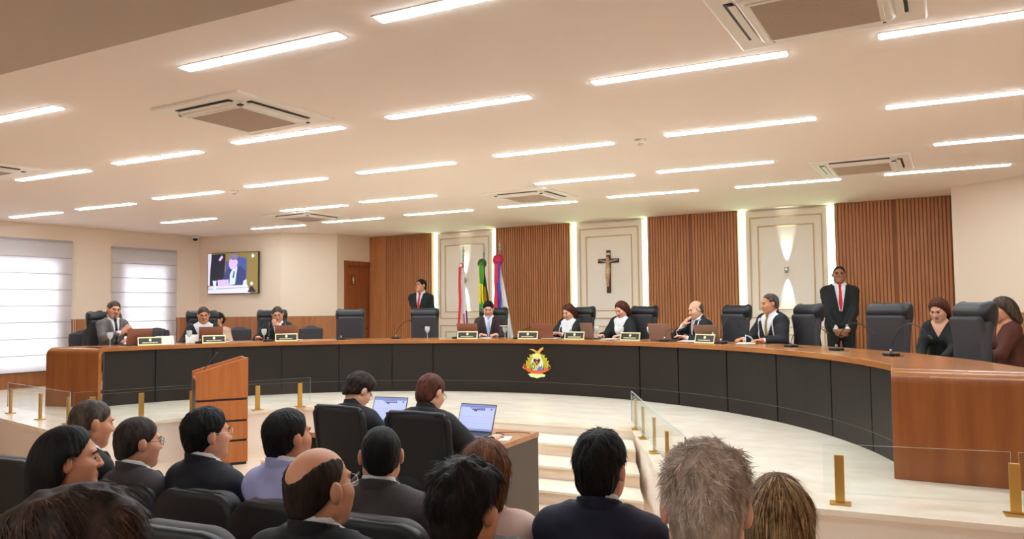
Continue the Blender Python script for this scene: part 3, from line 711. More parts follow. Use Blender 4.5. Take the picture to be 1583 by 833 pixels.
# ------------------------------------------------------------------ lectern, clerks' table
le = tag(empty('lectern', (-6.86, 6.20, 0)), 'wooden lectern with dark joints standing beside the left stair side', 'lectern')
u = Vector((RT.x, RT.y, 0)).normalized(); ub = (u*.88+Vector((FW.x, FW.y, 0)).normalized()*.47).normalized()
la = math.atan2(ub.y, ub.x); le.rotation_euler = (0, 0, la); le.location = (-6.74, 6.12, 0)
hw, D = .275, .42
def ltop(x): return 1.04+(x+hw)/(2*hw)*.155
bounds = [0.0, .27, .49, .73, None]
o = MB()
for k in range(4):
    z0 = bounds[k]+(.012 if k else .03); z1 = bounds[k+1]-.012 if bounds[k+1] else None
    if z1: o.box((-hw, 0, z0), (hw, .03, z1))
    else: o.extr([(-hw, z0), (hw, z0), (hw, ltop(hw)), (-hw, ltop(-hw))], Matrix.Translation((0, .03, 0)), .03)
o.build('near_panel', M_LECT, le, bevel=.003)
MB().box((-hw+.012, .008, .0), (hw-.012, .028, 1.0)).build('joint_backing', M_GROOVE, le)
o = MB(); o.extr([(-hw, .02), (hw, .02), (hw, ltop(hw)), (-hw, ltop(-hw))], Matrix.Translation((0, D, 0)), .03); o.build('far_panel', M_LECT, le, bevel=.003)
MB().box((hw-.03, .03, .02), (hw, D-.03, ltop(hw)-.01)).build('front_panel', M_LECT, le)
MB().box((-hw+.004, .031, .02), (-hw+.02, D-.031, .98)).build('speaker_side', M_BLACK, le)
o = MB().extr([(-hw, ltop(-hw)-.06), (hw-.03, ltop(hw)-.06-.01), (hw-.03, ltop(hw)-.085), (-hw, ltop(-hw)-.085)], Matrix.Translation((0, D-.03, 0)), D-.06).build('reading_board', M_LECT, le)
MB().box((-hw+.02, .03, 0), (hw-.02, D-.03, .03)).build('foot', M_DOOR, le)
def gooseneck(parent, base, pts, head=True):
    MB().tube(pts, [.004]*len(pts), 6).build('gooseneck', M_BLACK, parent, True)
    a, b = Vector(pts[-2]), Vector(pts[-1]); d = (b-a).normalized()
    MB().tube([b, b+d*.012, b+d*.045, b+d*.05], [.006, .009, .009, .004], 8).build('capsule', M_BLACK, parent, True)
mi_ = tag(empty('microphone', (0, 0, 0)), 'slim gooseneck microphone standing on the lectern', 'microphone'); mw = Matrix.Translation(le.location) @ Matrix.Rotation(la, 4, 'Z')
mi_.location = mw @ Vector((-.18, .22, ltop(-.18)-.065)); mi_.rotation_euler = (0, 0, la)
MB().lathe([(.03, 0), (.03, .012), (.012, .02), (.008, .04)]).build('base', M_BLACK, mi_, True)
gooseneck(mi_, None, [(0, 0, .03), (.02, 0, .07), (.09, .02, .16), (.13, .03, .21)])
pp = MB().box((-.10, -.07, 0), (.10, .07, .003)).build('paper_sheet', mat('paper', (240, 236, 230), .7)); tag(pp, 'white sheet of paper on the lectern reading board', 'paper')
pp.location = mw @ Vector((.02, .20, ltop(.02)-.064)); pp.rotation_euler = (0, -math.atan2(.155, 2*hw), la)

tb = tag(empty('clerks_table', (-3.45, 5.13, 0)), 'clerks wooden-topped table with a dark end panel at the foot of the stairs', 'table')
MB().box((-.95, -.385, .70), (.885, .37, .74)).build('tabletop', mat('table_wood', (196, 142, 100), .3, noise=.2, nscale=4, rgb2=(178, 122, 80), stretch=(.5, 3, 3)), tb, bevel=.003)
MB().box((.845, -.375, 0), (.88, .365, .70)).build('end_panel', mat('grey_brown_laminate', (86, 76, 66), .5), tb, bevel=.003)
MB().box((-.945, -.375, 0), (-.91, .365, .70)).build('end_panel', mat('grey_brown_laminate', (86, 76, 66), .5), tb, bevel=.003)
MB().box((-.91, .25, .25), (.845, .28, .70)).build('modesty_panel', mat('grey_brown_laminate', (86, 76, 66), .5), tb)

# ------------------------------------------------------------------ laptops, papers and small things
def txt_lines(o, x0, x1, z, n, dz, rnd):
    for i in range(n): o.extr([(x0, z-i*dz), (x0+(x1-x0)*rnd.uniform(.5, 1), z-i*dz), (x0+(x1-x0)*.9, z-i*dz-.004), (x0, z-i*dz-.004)], Matrix.Identity(4), .001)
def laptop(loc, rz, lab, open_deg=105, lid=(120, 74, 56), screen=False, group='laptops on the bench', w_=.33, d_=.22):
    """local: user sits at -y looking to +y"""
    e = tag(empty('laptop', loc, rz), lab, 'laptop', group)
    dk = mat('laptop_deck', (92, 92, 98), .4, metal=.5)
    MB().box((-w_/2, -d_, 0), (w_/2, 0, .014)).build('base', dk, e, bevel=.004)
    MB().box((-w_/2+.02, -d_*.62, .014), (w_/2-.02, -.02, .0155)).build('keyboard', M_BLACK, e)
    MB().box((-.05, -d_+.015, .014), (.05, -d_*.68, .0148)).build('touchpad', mat('touchpad_grey', (110, 110, 116), .4), e)
    A = math.radians(open_deg-90); R = Matrix.Rotation(-A, 3, 'X')
    l = MB().box((-w_/2, 0, 0), (w_/2, .006, .225), R=R, c=(0, 0, .014)).build('lid', mat('lid_%d_%d_%d' % lid, lid, .4, metal=.25), e, bevel=.004)
    if screen:
        MB().box((-w_/2+.008, -.001, .014), (w_/2-.008, 0, .215), R=R, c=(0, 0, .014)).build('screen', mat('screen_page', (170, 180, 235), .3, emit=.16), l)
        o = MB(); M4 = Matrix.Translation((0, 0, .014)) @ R.to_4x4()
        def rr(x0, z0, x1, z1, ci): o.cur = ci; o.extr([(x0, z0), (x1, z0), (x1, z1), (x0, z1)], M4 @ Matrix.Translation((0, -.001, 0)), .0006)
        rr(-.155, .195, .155, .213, 0)
        for i in range(7): rr(-.07+i*.02, .186, -.055+i*.02, .192, 1)
        rr(-.05, .174, .07, .182, 1); rr(-.03, .164, -.005, .172, 1); rr(.12, .178, .132, .19, 1)
        rr(-.15, .118, .15, .121, 2); rr(-.15, .095, .02, .098, 2); rr(-.15, .07, .1, .073, 2); rr(-.155, .018, .155, .026, 0)
        o.build('screen_text', [mat('screen_bar', (120, 130, 190), .3, emit=.1), mat('screen_dark', (40, 44, 70), .4), mat('screen_grey', (120, 126, 180), .4, emit=.05)], l)
    return e
def table_z(): return .741
laptop((-3.92, 5.33, .741), math.radians(6), 'open laptop with a lit page in front of the left clerk', 112, (80, 80, 84), True, 'laptops on the clerks table')
laptop((-2.99, 5.20, .741), math.radians(-2), 'open laptop with a lit page in front of the right clerk', 112, (80, 80, 84), True, 'laptops on the clerks table')
PAPER = mat('paper', (240, 236, 230), .7)
def sheets(loc, rz, lab, n=3, w_=.21, d_=.297):
    o = MB(); rr = random.Random(int(abs(loc[0])*1000))
    for i in range(n): o.box((-w_/2, -d_/2, i*.0016), (w_/2, d_/2, i*.0016+.001), rz=rr.uniform(-.12, .12))
    q = tag(o.build('paper_stack', PAPER), lab, 'paper', 'papers'); q.location = loc; q.rotation_euler = (0, 0, rz); return q
sheets((-3.14, 4.93, .741), .2, 'white papers under the writing hand of the right clerk')
sheets((-3.72, 4.98, .741), .3, 'white papers before the left clerk', 4)
ms_ = tag(empty('computer_mouse', (-2.72, 5.09, .747), .3), 'black computer mouse on its white pad at the table end', 'mouse')
soft('shell', M_BLACK, (-.05, -.07, -.01), (.05, .07, .05), .005, lambda g, f: (g.ell(f, (0, 0, .008), (.032, .055, .026)), g.box(f, (0, 0, -.02), (.06, .08, .02), .0, k=0, sub=True)), ms_)
MB().tube([(0, .05, .012), (.03, .12, .004), (-.05, .2, .004), (.12, .24, .004), (.22, .2, .004)], .003, 6).build('cable', M_BLACK, ms_)
q = tag(MB().box((-.11, -.09, 0), (.11, .09, .005)).build('mouse_pad', mat('pad_white', (232, 228, 222), .7), bevel=.002), 'white mouse pad at the right end of the clerks table', 'mouse pad'); q.location = (-2.72, 5.07, .7405); q.rotation_euler = (0, 0, .3)

def bp(ang, R, z=TZ): a = math.radians(ang); return (CX+R*math.sin(a), CY+R*math.cos(a), z)
def bang(ang): return -math.radians(ang)     # turn so local -y faces the centre of the arc
def nameplate(ang, R, lab, turn=0):
    e = tag(empty('nameplate', bp(ang, R), bang(ang)+turn), lab, 'nameplate', 'nameplates on the bench')
    R_ = Matrix.Rotation(math.radians(-14), 3, 'X'); pl = mat('plate_black', (28, 26, 22), .3); gd = mat('plate_gold', (226, 216, 160), .3, metal=.35)
    f = MB()
    for a, b in (((-.16, 0), (.16, .016)), ((-.16, .099), (.16, .115)), ((-.16, .016), (-.145, .099)), ((.145, .016), (.16, .099))): f.box((a[0], -.006, a[1]), (b[0], .006, b[1]), R=R_)
    f.build('frame', gd, e, bevel=.002)
    p = MB().box((-.145, -.003, .016), (.145, .004, .099), R=R_).build('plate', pl, e)
    t = MB(); M4 = R_.to_4x4() @ Matrix.Translation((0, -.003, 0))
    rr = random.Random(int(ang*10)+900); x = -.10
    while x < .09:
        w_ = rr.uniform(.008, .016); t.extr([(x, .030), (x+w_, .030), (x+w_*.9, .044), (x, .044)], M4, .001); x += w_+.006
    t.extr([(.018*math.cos(a), .073+.02*math.sin(a)) for a in np.linspace(0, 2*math.pi, 14, False)], M4, .001)
    t.build('lettering', gd, p)
    MB().box((-.15, -.005, -.0), (.15, .06, .006)).build('foot', gd, e)
    return e
for ang, R, lab in [(-66.3, 4.97, 'gold-framed nameplate before the grey-bearded man at the far left'), (-56.6, 4.98, 'gold-framed nameplate before the man in glasses second from left'), (-45.0, 5.0, 'gold-framed nameplate before the man with his hand at his mouth'),
    (-13.8, 5.05, 'gold-framed nameplate before the man beneath the flags'), (-2.9, 5.05, 'gold-framed nameplate above the crest'), (5.6, 5.05, 'gold-framed nameplate before the dark-haired woman in a robe'),
    (15.8, 5.05, 'gold-framed nameplate right of the reading woman'), (29.5, 5.05, 'gold-framed nameplate before the bald man')]: nameplate(ang, R, lab)
copper, grey_l = (150, 96, 74), (150, 118, 100)
for ang, R, lab, tn, od in [(-67.6, 5.12, 'brown laptop seen from behind before the grey-bearded man', .1, 105), (-56.8, 5.2, 'brown laptop seen from behind before the man second from left', 0, 102), (-45.0, 5.2, 'brown laptop seen from behind before the man with his hand at his mouth', 0, 100),
    (-14.2, 5.22, 'brown laptop seen from behind before the man beneath the flags', -.05, 105), (-1.2, 5.25, 'greyish brown laptop left of the dark-haired woman', .3, 100), (7.0, 5.25, 'brown laptop turned half sideways between the two women', -.5, 100),
    (19.9, 5.25, 'brown laptop seen from behind left of the bald man', .1, 105), (28.6, 5.22, 'large pale brown laptop turned aside before the man at the microphone', .22, 112)]:
    p = bp(ang, R); laptop((p[0], p[1], TZ+.001), bang(ang)+math.pi+tn, lab, od, copper if '-' in str(ang) else grey_l)
gl_m = goblet_mat()
def goblet(ang, R, lab):
    e = tag(empty('goblet', bp(ang, R)), lab, 'goblet', 'stemmed glasses on the bench')
    MB().lathe([(.034, 0), (.034, .003), (.006, .008), (.005, .075), (.008, .085), (.028, .105), (.038, .135), (.040, .165), (.037, .185), (.0355, .185), (.038, .165), (.036, .137), (.026, .108), (.004, .092)], n=20).build('glass', gl_m, e, True)
    MB().lathe([(.003, .0915), (.024, .107), (.033, .133), (.034, .145)], n=20).build('water', gl_m, e, True)
for a, R, lab in [(-71.2, 5.25, 'stemmed glass at the left end of the bench'), (-60.0, 5.2, 'stemmed glass left of the second man from left'), (-48.5, 5.2, 'stemmed glass by the man with his hand at his mouth'), (-21.5, 5.3, 'stemmed glass left of the flags'), (-7.6, 5.2, 'wide stemmed glass right of the man beneath the flags'), (7.6, 5.4, 'stemmed glass between the two women'), (13.2, 5.2, 'stemmed glass right of the reading woman'), (17.2, 5.35, 'short stemmed glass left of the bald man')]: goblet(a, R, lab)
e = tag(MB().lathe([(.075, 0), (.08, .004), (.08, .008), (.0, .008)], n=24).build('coaster_lid', mat('lid_white', (236, 230, 222), .4), None, True), 'white disc lid covering the wide glass beneath the flags', 'lid'); e.location = bp(-7.6, 5.2, TZ+.186)
def desk_mic(ang, R, lab, reach=(.0, -.2), ht=.22, side=1, turn=0):
    """reach: where the head ends (local x, y with +y away from the centre)"""
    e = tag(empty('microphone', bp(ang, R), bang(ang)+turn), lab, 'microphone', 'gooseneck microphones on the bench')
    MB().box((-.065, -.05, 0), (.065, .05, .028)).build('base', M_BLACK, e, bevel=.01)
    MB().lathe([(.012, .026), (.012, .05), (.009, .06)]).build('socket', M_STEEL, e, True)
    pts = []
    for i in range(9):
        t = i/8; pts.append((reach[0]*t**1.3, reach[1]*t**1.3, .06+ht*math.sin(t*math.pi*.80)))
    gooseneck(e, None, pts)
    MB().tube([(.06, 0, .01), (.12, -.02, .004), (.17, .02, .004)], .003, 6).build('cable', M_BLACK, e)
    return e
for a, R, lab, rc, ht in [(-64.2, 5.1, 'small black microphone by the grey-bearded man', (.1, .3), .16), (-58.6, 5.08, 'small black microphone by the second man from left', (.1, .3), .15), (-48.0, 5.1, 'small black microphone by the man with his hand at his mouth', (.2, .3), .16), (-36.0, 5.25, 'black gooseneck microphone before the first empty bench chair', (.36, .2), .20), (-26.8, 5.25, 'black gooseneck microphone before the empty chair beside the standing guard', (.36, .2), .22),
    (-16.0, 5.15, 'small black microphone by the man beneath the flags', (.3, .2), .16), (-4.8, 5.1, 'small black microphone above the crest', (.3, .2), .10), (21.8, 5.1, 'small black microphone before the bald man', (.05, .2), .10), (32.0, 5.1, 'gooseneck microphone raised to the mouth of the man speaking at right', (-.1, .42), .26), (43.5, 5.2, 'black gooseneck microphone right of the man speaking', (.42, .1), .2), (51.6, 5.2, 'black gooseneck microphone before the first empty chair at right', (.42, .1), .22), (61.6, 5.2, 'black gooseneck microphone before the second empty chair at right', (.42, .1), .23)]: desk_mic(a, R, lab, rc, ht)
for a, R, tn, lab, n in [(-55.3, 5.35, .3, 'white papers before the second man from left', 6), (-44, 5.38, .5, 'white papers before the man with his hand at his mouth', 5), (-11.6, 5.3, .2, 'white papers before the man beneath the flags', 3), (-.2, 5.38, .1, 'white papers before the dark-haired woman', 3), (10.6, 5.3, .3, 'open white papers before the reading woman', 6), (24.5, 5.3, .4, 'white papers before the bald man', 5), (34.5, 5.3, .6, 'white papers under the arms of the man speaking', 6)]:
    p = bp(a, R); sheets((p[0], p[1], TZ+.001), bang(a)+tn, lab, n)
def standing_card(ang, R, lab):
    o = MB().box((-.12, -.002, 0), (.12, .002, .13), R=Matrix.Rotation(math.radians(-24), 3, 'X')); q = tag(o.build('paper_folder', PAPER), lab, 'folder', 'propped white folders'); q.location = bp(ang, R); q.rotation_euler = (0, 0, bang(ang)); return q
standing_card(-59.0, 5.3, 'white folder propped left of the second man from left'); standing_card(-64.0, 5.0, 'white folder propped beside the first nameplate at left')
e = tag(empty('pump_bottle', bp(30.4, 5.12)), 'small white pump bottle before the man speaking', 'bottle')
MB().lathe([(.025, 0), (.026, .07), (.012, .085), (.012, .10)]).build('bottle', mat('bottle_cream', (235, 220, 170), .4), e, True); MB().lathe([(.014, .10), (.014, .115), (.006, .12), (.006, .14)]).build('pump', M_STEEL, e, True)

# ------------------------------------------------------------------ chairs
def star_base(e, r=.30, zc=.07):
    o = MB()
    for k in range(5):
        a = 2*math.pi*k/5+.3; o.tube([(0, 0, zc+.04), (r*.5*math.cos(a), r*.5*math.sin(a), zc+.02), (r*math.cos(a), r*math.sin(a), zc)], [.028, .022, .016], 8)
    o.build('star_base', M_BLACK, e, True)
    for k in range(5):
        a = 2*math.pi*k/5+.3; x, y = r*math.cos(a), r*math.sin(a)
        MB().tube([(x-.018, y, .028), (x+.018, y, .028)], .028, 12).build('caster', M_BLACK, e, True)
    MB().tube([(0, 0, zc+.02), (0, 0, .42)], .028, 12).build('gas_column', M_BLACK, e, True)
def exec_chair():
    e = empty('executive_chair')
    Rb = rotm(0, math.radians(-8))
    def back(g, f):
        g.box(f, (0, -.235, .80), (.205, .035, .32), .03, Rb)
        for s in (1, -1): g.cap(f, (.195*s, -.20, .52), (.200*s, -.27, 1.06), .034, .030, .03)
    soft('backrest', M_CHARCOAL, (-.32, -.40, .40), (.32, -.08, 1.2), .010, back, e)
    def head(g, f):
        g.box(f, (0, -.285, 1.135), (.212, .058, .098), .05, Rb); g.cap(f, (-.165, -.262, 1.15), (.165, -.262, 1.15), .075, .075, .04)
        g.cap(f, (-.188, -.29, 1.06), (-.188, -.30, 1.20), .042, .046, .03); g.cap(f, (.188, -.29, 1.06), (.188, -.30, 1.20), .042, .046, .03)
    soft('headrest', M_LEATHER, (-.34, -.44, .95), (.34, -.12, 1.32), .009, head, e)
    soft('rear_shell', M_BLACK, (-.32, -.45, .40), (.32, -.15, 1.2), .012, lambda g, f: g.box(f, (0, -.285, .80), (.19, .02, .34), .018, Rb), e)
    def seat(g, f): g.box(f, (0, .03, .46), (.25, .25, .055), .05); g.cap(f, (-.2, .25, .455), (.2, .25, .455), .055, .055, .04)
    soft('seat', M_LEATHER, (-.36, -.32, .36), (.36, .4, .56), .012, seat, e)
    for s in (1, -1):
        o = MB().tube([(.27*s, -.2, .42), (.30*s, -.18, .60), (.30*s, -.12, .655), (.30*s, .14, .655), (.29*s, .2, .6), (.27*s, .12, .42)], .018, 8).build('armrest', M_BLACK, e, True)
        soft('arm_pad', M_LEATHER, (-.36, -.2, .62), (.36, .25, .72), .01, lambda g, f: g.box(f, (.30*s, .01, .672), (.035, .14, .018), .016), o)
    star_base(e); return e
ex0 = exec_chair()
def ring(ang, R): a = math.radians(ang); return (CX+R*math.sin(a), CY+R*math.cos(a), PZ)
_x = [True]
def put_exec(ang, R, lab, turn=0.0):
    c = ex0 if _x[0] else dup(ex0); _x[0] = False
    c.location = ring(ang, R); c.rotation_euler = (0, 0, math.pi+bang(ang)+turn); return tag(c, lab, 'chair', 'high-backed chairs behind the bench')
for ang, R, lab, tn in [(-69.6, 5.86, 'black high-backed chair under the grey-bearded man at the far left', 0), (-56.7, 5.86, 'black high-backed chair of the second man from left', 0), (-46.8, 5.86, 'black high-backed chair of the man with his hand at his mouth', 0),
    (-34.7, 5.72, 'empty charcoal high-backed chair right of the wooden door', .12), (-23.0, 5.72, 'empty charcoal high-backed chair before the guard by the flags', .1), (-12.2, 5.86, 'black high-backed chair of the man beneath the flags', .1),
    (1.4, 5.86, 'black high-backed chair of the dark-haired woman in a robe', -.1), (11.3, 5.86, 'black high-backed chair of the reading woman', -.12), (25.6, 5.86, 'black high-backed chair right of the bald man', -.15), (36.4, 5.83, 'black high-backed chair of the man speaking at right', -.2),
    (52.1, 5.60, 'empty charcoal high-backed chair right of the standing guard', .37), (63.2, 5.60, 'empty charcoal high-backed chair nearest the right frame edge', .04)]: put_exec(ang, R, lab, tn)

def visitor_chair():
    e = empty('visitor_chair')
    def back(g, f):
        g.box(f, (0, -.22, .73), (.21, .022, .17), .02, rotm(0, math.radians(-6)), k=0); g.ell(f, (0, -.222, .80), (.205, .026, .15), k=.03)
    soft('backrest', M_SEATFAB, (-.26, -.30, .5), (.26, -.15, 1.0), .009, back, e)
    soft('seat', M_SEATFAB, (-.28, -.28, .38), (.28, .28, .52), .012, lambda g, f: g.box(f, (0, .02, .45), (.23, .22, .035), .03), e)
    for s in (1, -1):
        MB().tube([(.2*s, .2, .43), (.22*s, .22, 0)], .012, 8).build('leg', M_BLACK, e, True); MB().tube([(.2*s, -.2, .43), (.22*s, -.25, 0)], .012, 8).build('leg', M_BLACK, e, True)
        MB().tube([(.16*s, -.22, .42), (.16*s, -.25, .72)], .011, 8).build('back_stay', M_BLACK, e, True)
    return e
vc0 = visitor_chair()
for i, (x, y, lab) in enumerate([(-11.62, 9.12, 'small dark visitor chair between the first two men at left'), (-11.95, 8.05, 'small dark visitor chair behind the left end of the bench'), (-10.35, 9.78, 'small dark visitor chair left of the man with his hand at his mouth'), (-9.42, 10.55, 'small dark visitor chair right of the man with his hand at his mouth'),
    (-11.50, 7.72, 'dark visitor chair under the half-hidden assistant behind the grey-bearded man'), (-10.60, 9.30, 'dark visitor chair under the half-hidden assistant in beige'), (.70, 9.75, 'dark visitor chair of the woman in black at right'), (1.12, 9.25, 'dark visitor chair of the woman in brown at right')]):
    c = vc0 if i == 0 else dup(vc0); c.location = (x, y, PZ); a = math.atan2(CX-x, CY-y); c.rotation_euler = (0, 0, -a); tag(c, lab, 'chair', 'visitor chairs behind the bench')

def audience_chair():
    e = empty('audience_chair'); Rb = rotm(0, math.radians(-12))
    soft('back_shell', M_BLACK, (-.34, -.44, .36), (.34, -.08, 1.06), .008, lambda g, f: g.slab(f, (0, -.250, .645), .250, .265, .040, .13, Rb, bow=.45), e)
    soft('back_cushion', mat('cushion_fabric', (92, 86, 88), .7, bump=.1, nscale=200), (-.34, -.42, .36), (.34, -.06, 1.08), .008, lambda g, f: g.slab(f, (0, -.215, .650), .232, .268, .048, .12, Rb, edge=.05, bow=.45), e)
    soft('seat', M_SEATFAB, (-.3, -.26, .34), (.3, .36, .52), .012, lambda g, f: g.box(f, (0, .05, .43), (.235, .24, .05), .045), e)
    for s in (1, -1):
        p = MB().box((.265*s-.02, -.16, 0), (.265*s+.02, .12, .60)).build('side_frame', M_BLACK, e, bevel=.01)
        MB().box((.265*s-.03, -.2, .60), (.265*s+.03, .18, .64)).build('armrest', M_BLACK, e, bevel=.012)
    return e
au0 = audience_chair()
AUD = [(-3.82, 2.70, 0, 'dark padded chair of the grey-haired man at the far left of the front row'), (-3.37, 2.65, 0, 'dark padded chair of the man in round glasses'), (-2.90, 2.67, 0, 'dark padded chair of the man in the navy suit before the lectern'), (-2.40, 2.66, 0, 'dark padded chair of the man in the pale blue jacket'),
 (-1.86, 2.62, 0, 'dark padded chair of the man in the grey suit'), (-1.36, 2.58, 0, 'dark padded chair of the long-haired woman in pink'), (-.93, 2.60, 0, 'dark padded chair of the man in the navy suit seen from behind'), (-.33, 2.56, 0, 'dark padded chair of the woman with blonde streaks'), (-4.50, 2.76, 0, 'empty dark padded chair at the left frame edge of the front row'),
 (-2.75, 1.76, .10, 'dark padded chair of the woman with smooth black hair'), (-2.12, 1.92, .12, 'empty dark padded chair nearest the view at bottom left'), (-1.52, 1.69, .10, 'dark padded chair of the balding man'), (-1.0, 1.69, .10, 'dark padded chair of the man with tousled dark hair'), (-.40, 1.62, .10, 'dark padded chair of the man with spiky grey hair'), (-3.35, 1.86, .10, 'dark padded chair cut by the left frame edge in the second row')]
for i, (x, y, z, lab) in enumerate(AUD):
    c = au0 if i == 0 else dup(au0); c.location = (x, y, z); c.rotation_euler = (0, 0, .06); tag(c, lab, 'chair', 'padded chairs of the audience')

def clerk_chair():
    e = empty('office_chair'); Rb = rotm(0, math.radians(-7))
    pts = [(-.20, -.26, .60), (-.235, -.28, .80), (-.235, -.31, 1.00), (-.20, -.315, 1.045), (0, -.318, 1.05), (.20, -.315, 1.045), (.235, -.31, 1.00), (.235, -.28, .80), (.20, -.26, .60), (.10, -.25, .53), (0, -.248, .515), (-.10, -.25, .53), (-.20, -.26, .60)]
    MB().tube(pts, .017, 8, False).build('back_frame', M_BLACK, e, True)
    v = []; nx, nz = 10, 14
    for j in range(nz+1):
        t = j/nz; z = .52+.525*t; wd = .235*min(1, .55+1.6*t) if t < .35 else .235
        for i in range(nx+1):
            s = -1+2*i/nx; v.append((s*wd, -.248-.07*t-.02*(1-s*s), z))
    f = [(j*(nx+1)+i, j*(nx+1)+i+1, (j+1)*(nx+1)+i+1, (j+1)*(nx+1)+i) for j in range(nz) for i in range(nx)]
    o = meshobj('back_mesh', v, f, M_MESH, e, True); o.modifiers.new('thick', 'SOLIDIFY').thickness = .008
    MB().tube([(-.18, -.285, .62), (-.10, -.30, .535), (0, -.305, .515), (.10, -.30, .535), (.18, -.285, .62)], .011, 8).build('lower_rim', mat('dark_steel', (120, 118, 116), .3, metal=.8), e, True)
    MB().tube([(0, -.29, .54), (0, -.25, .42), (0, 0, .40)], .03, 8).build('back_bracket', M_BLACK, e, True)
    soft('seat', M_SEATFAB, (-.32, -.3, .36), (.32, .34, .54), .012, lambda g, f: g.box(f, (0, .02, .46), (.245, .24, .04), .036), e)
    for s in (1, -1):
        MB().tube([(.23*s, 0, .44), (.29*s, -.02, .46), (.29*s, -.02, .66)], .018, 8).build('arm_post', M_BLACK, e, True)
        MB().box((.29*s-.035, -.13, .66), (.29*s+.035, .12, .69)).build('arm_pad', M_BLACK, e, bevel=.012)
    star_base(e); return e
cc0 = clerk_chair(); cc0.location = (-3.43, 4.47, 0); cc0.rotation_euler = (0, 0, -.12); tag(cc0, 'black mesh office chair of the left clerk', 'chair', 'office chairs at the clerks table')
c2 = dup(cc0); c2.location = (-2.79, 4.42, 0); c2.rotation_euler = (0, 0, .02); tag(c2, 'black mesh office chair of the right clerk', 'chair', 'office chairs at the clerks table')

# ------------------------------------------------------------------ people
def skinm(name, rgb): return mat('skin_'+name, rgb, .5, sub=0)
SK = {'fair': (228, 170, 140), 'tan': (205, 140, 104), 'brown': (150, 96, 66), 'olive': (214, 152, 118)}
LIP = mat('lips', (170, 88, 80), .45)
EYEW = mat('eye_white', (188, 172, 162), .3); IRIS = mat('iris_dark', (40, 26, 18), .25)
def hairm(name, a, b): return mat('hair_'+name, a, .6, noise=.5, nscale=38, rgb2=b, stretch=(1, 1, .25), bump=.35, spec=.22)
H_BLACK = hairm('black', (24, 20, 19), (10, 8, 8)); H_DARK = hairm('dark_brown', (52, 36, 28), (26, 17, 13)); H_GREY = hairm('grey', (150, 132, 118), (84, 70, 60)); H_BROWN = hairm('brown', (118, 72, 40), (70, 40, 22)); H_SALT = hairm('salt_pepper', (96, 82, 72), (46, 37, 32)); H_BLOND = mat('hair_streaked', (206, 166, 112), .45, noise=.7, nscale=26, rgb2=(70, 46, 30), stretch=(1, 1, .12), bump=.4); H_AUB = hairm('auburn', (98, 50, 34), (58, 28, 20))
def cloth(name, rgb, r=.8): return mat('garment_'+name, rgb, r, noise=.12, nscale=14, bump=.12)
C_BLACK = cloth('black', (20, 19, 21)); C_NAVY = cloth('navy', (26, 28, 48)); C_CHAR = cloth('charcoal', (66, 58, 60)); C_BLUE = cloth('pale_blue', (180, 184, 232)); C_WHITE = cloth('white', (232, 230, 232)); C_GREYJ = cloth('grey', (104, 98, 96)); C_PINK = cloth('dusty_pink', (242, 206, 190)); C_ROBE = cloth('robe_black', (22, 22, 26)); C_DKNAVY = cloth('deep_navy', (17, 19, 30)); C_MAROON = cloth('dark_plum', (52, 30, 34)); C_BROWN = cloth('brown', (84, 38, 24)); C_BEIGE = cloth('beige', (216, 176, 150)); C_TIER = cloth('tie_red', (206, 30, 36)); C_TIEG = cloth('tie_olive', (140, 126, 60)); C_TIED = cloth('tie_dark', (38, 34, 40)); C_TIEB = cloth('tie_blue', (170, 184, 224)); M_CORD = cloth('cord_white', (225, 222, 225)); M_RIM = mat('spectacle_rim', (40, 26, 24), .3); M_RIMR = mat('spectacle_rim_red', (150, 34, 52), .3); M_RIMS = mat('spectacle_rim_pale', (200, 180, 170), .3, metal=.6)

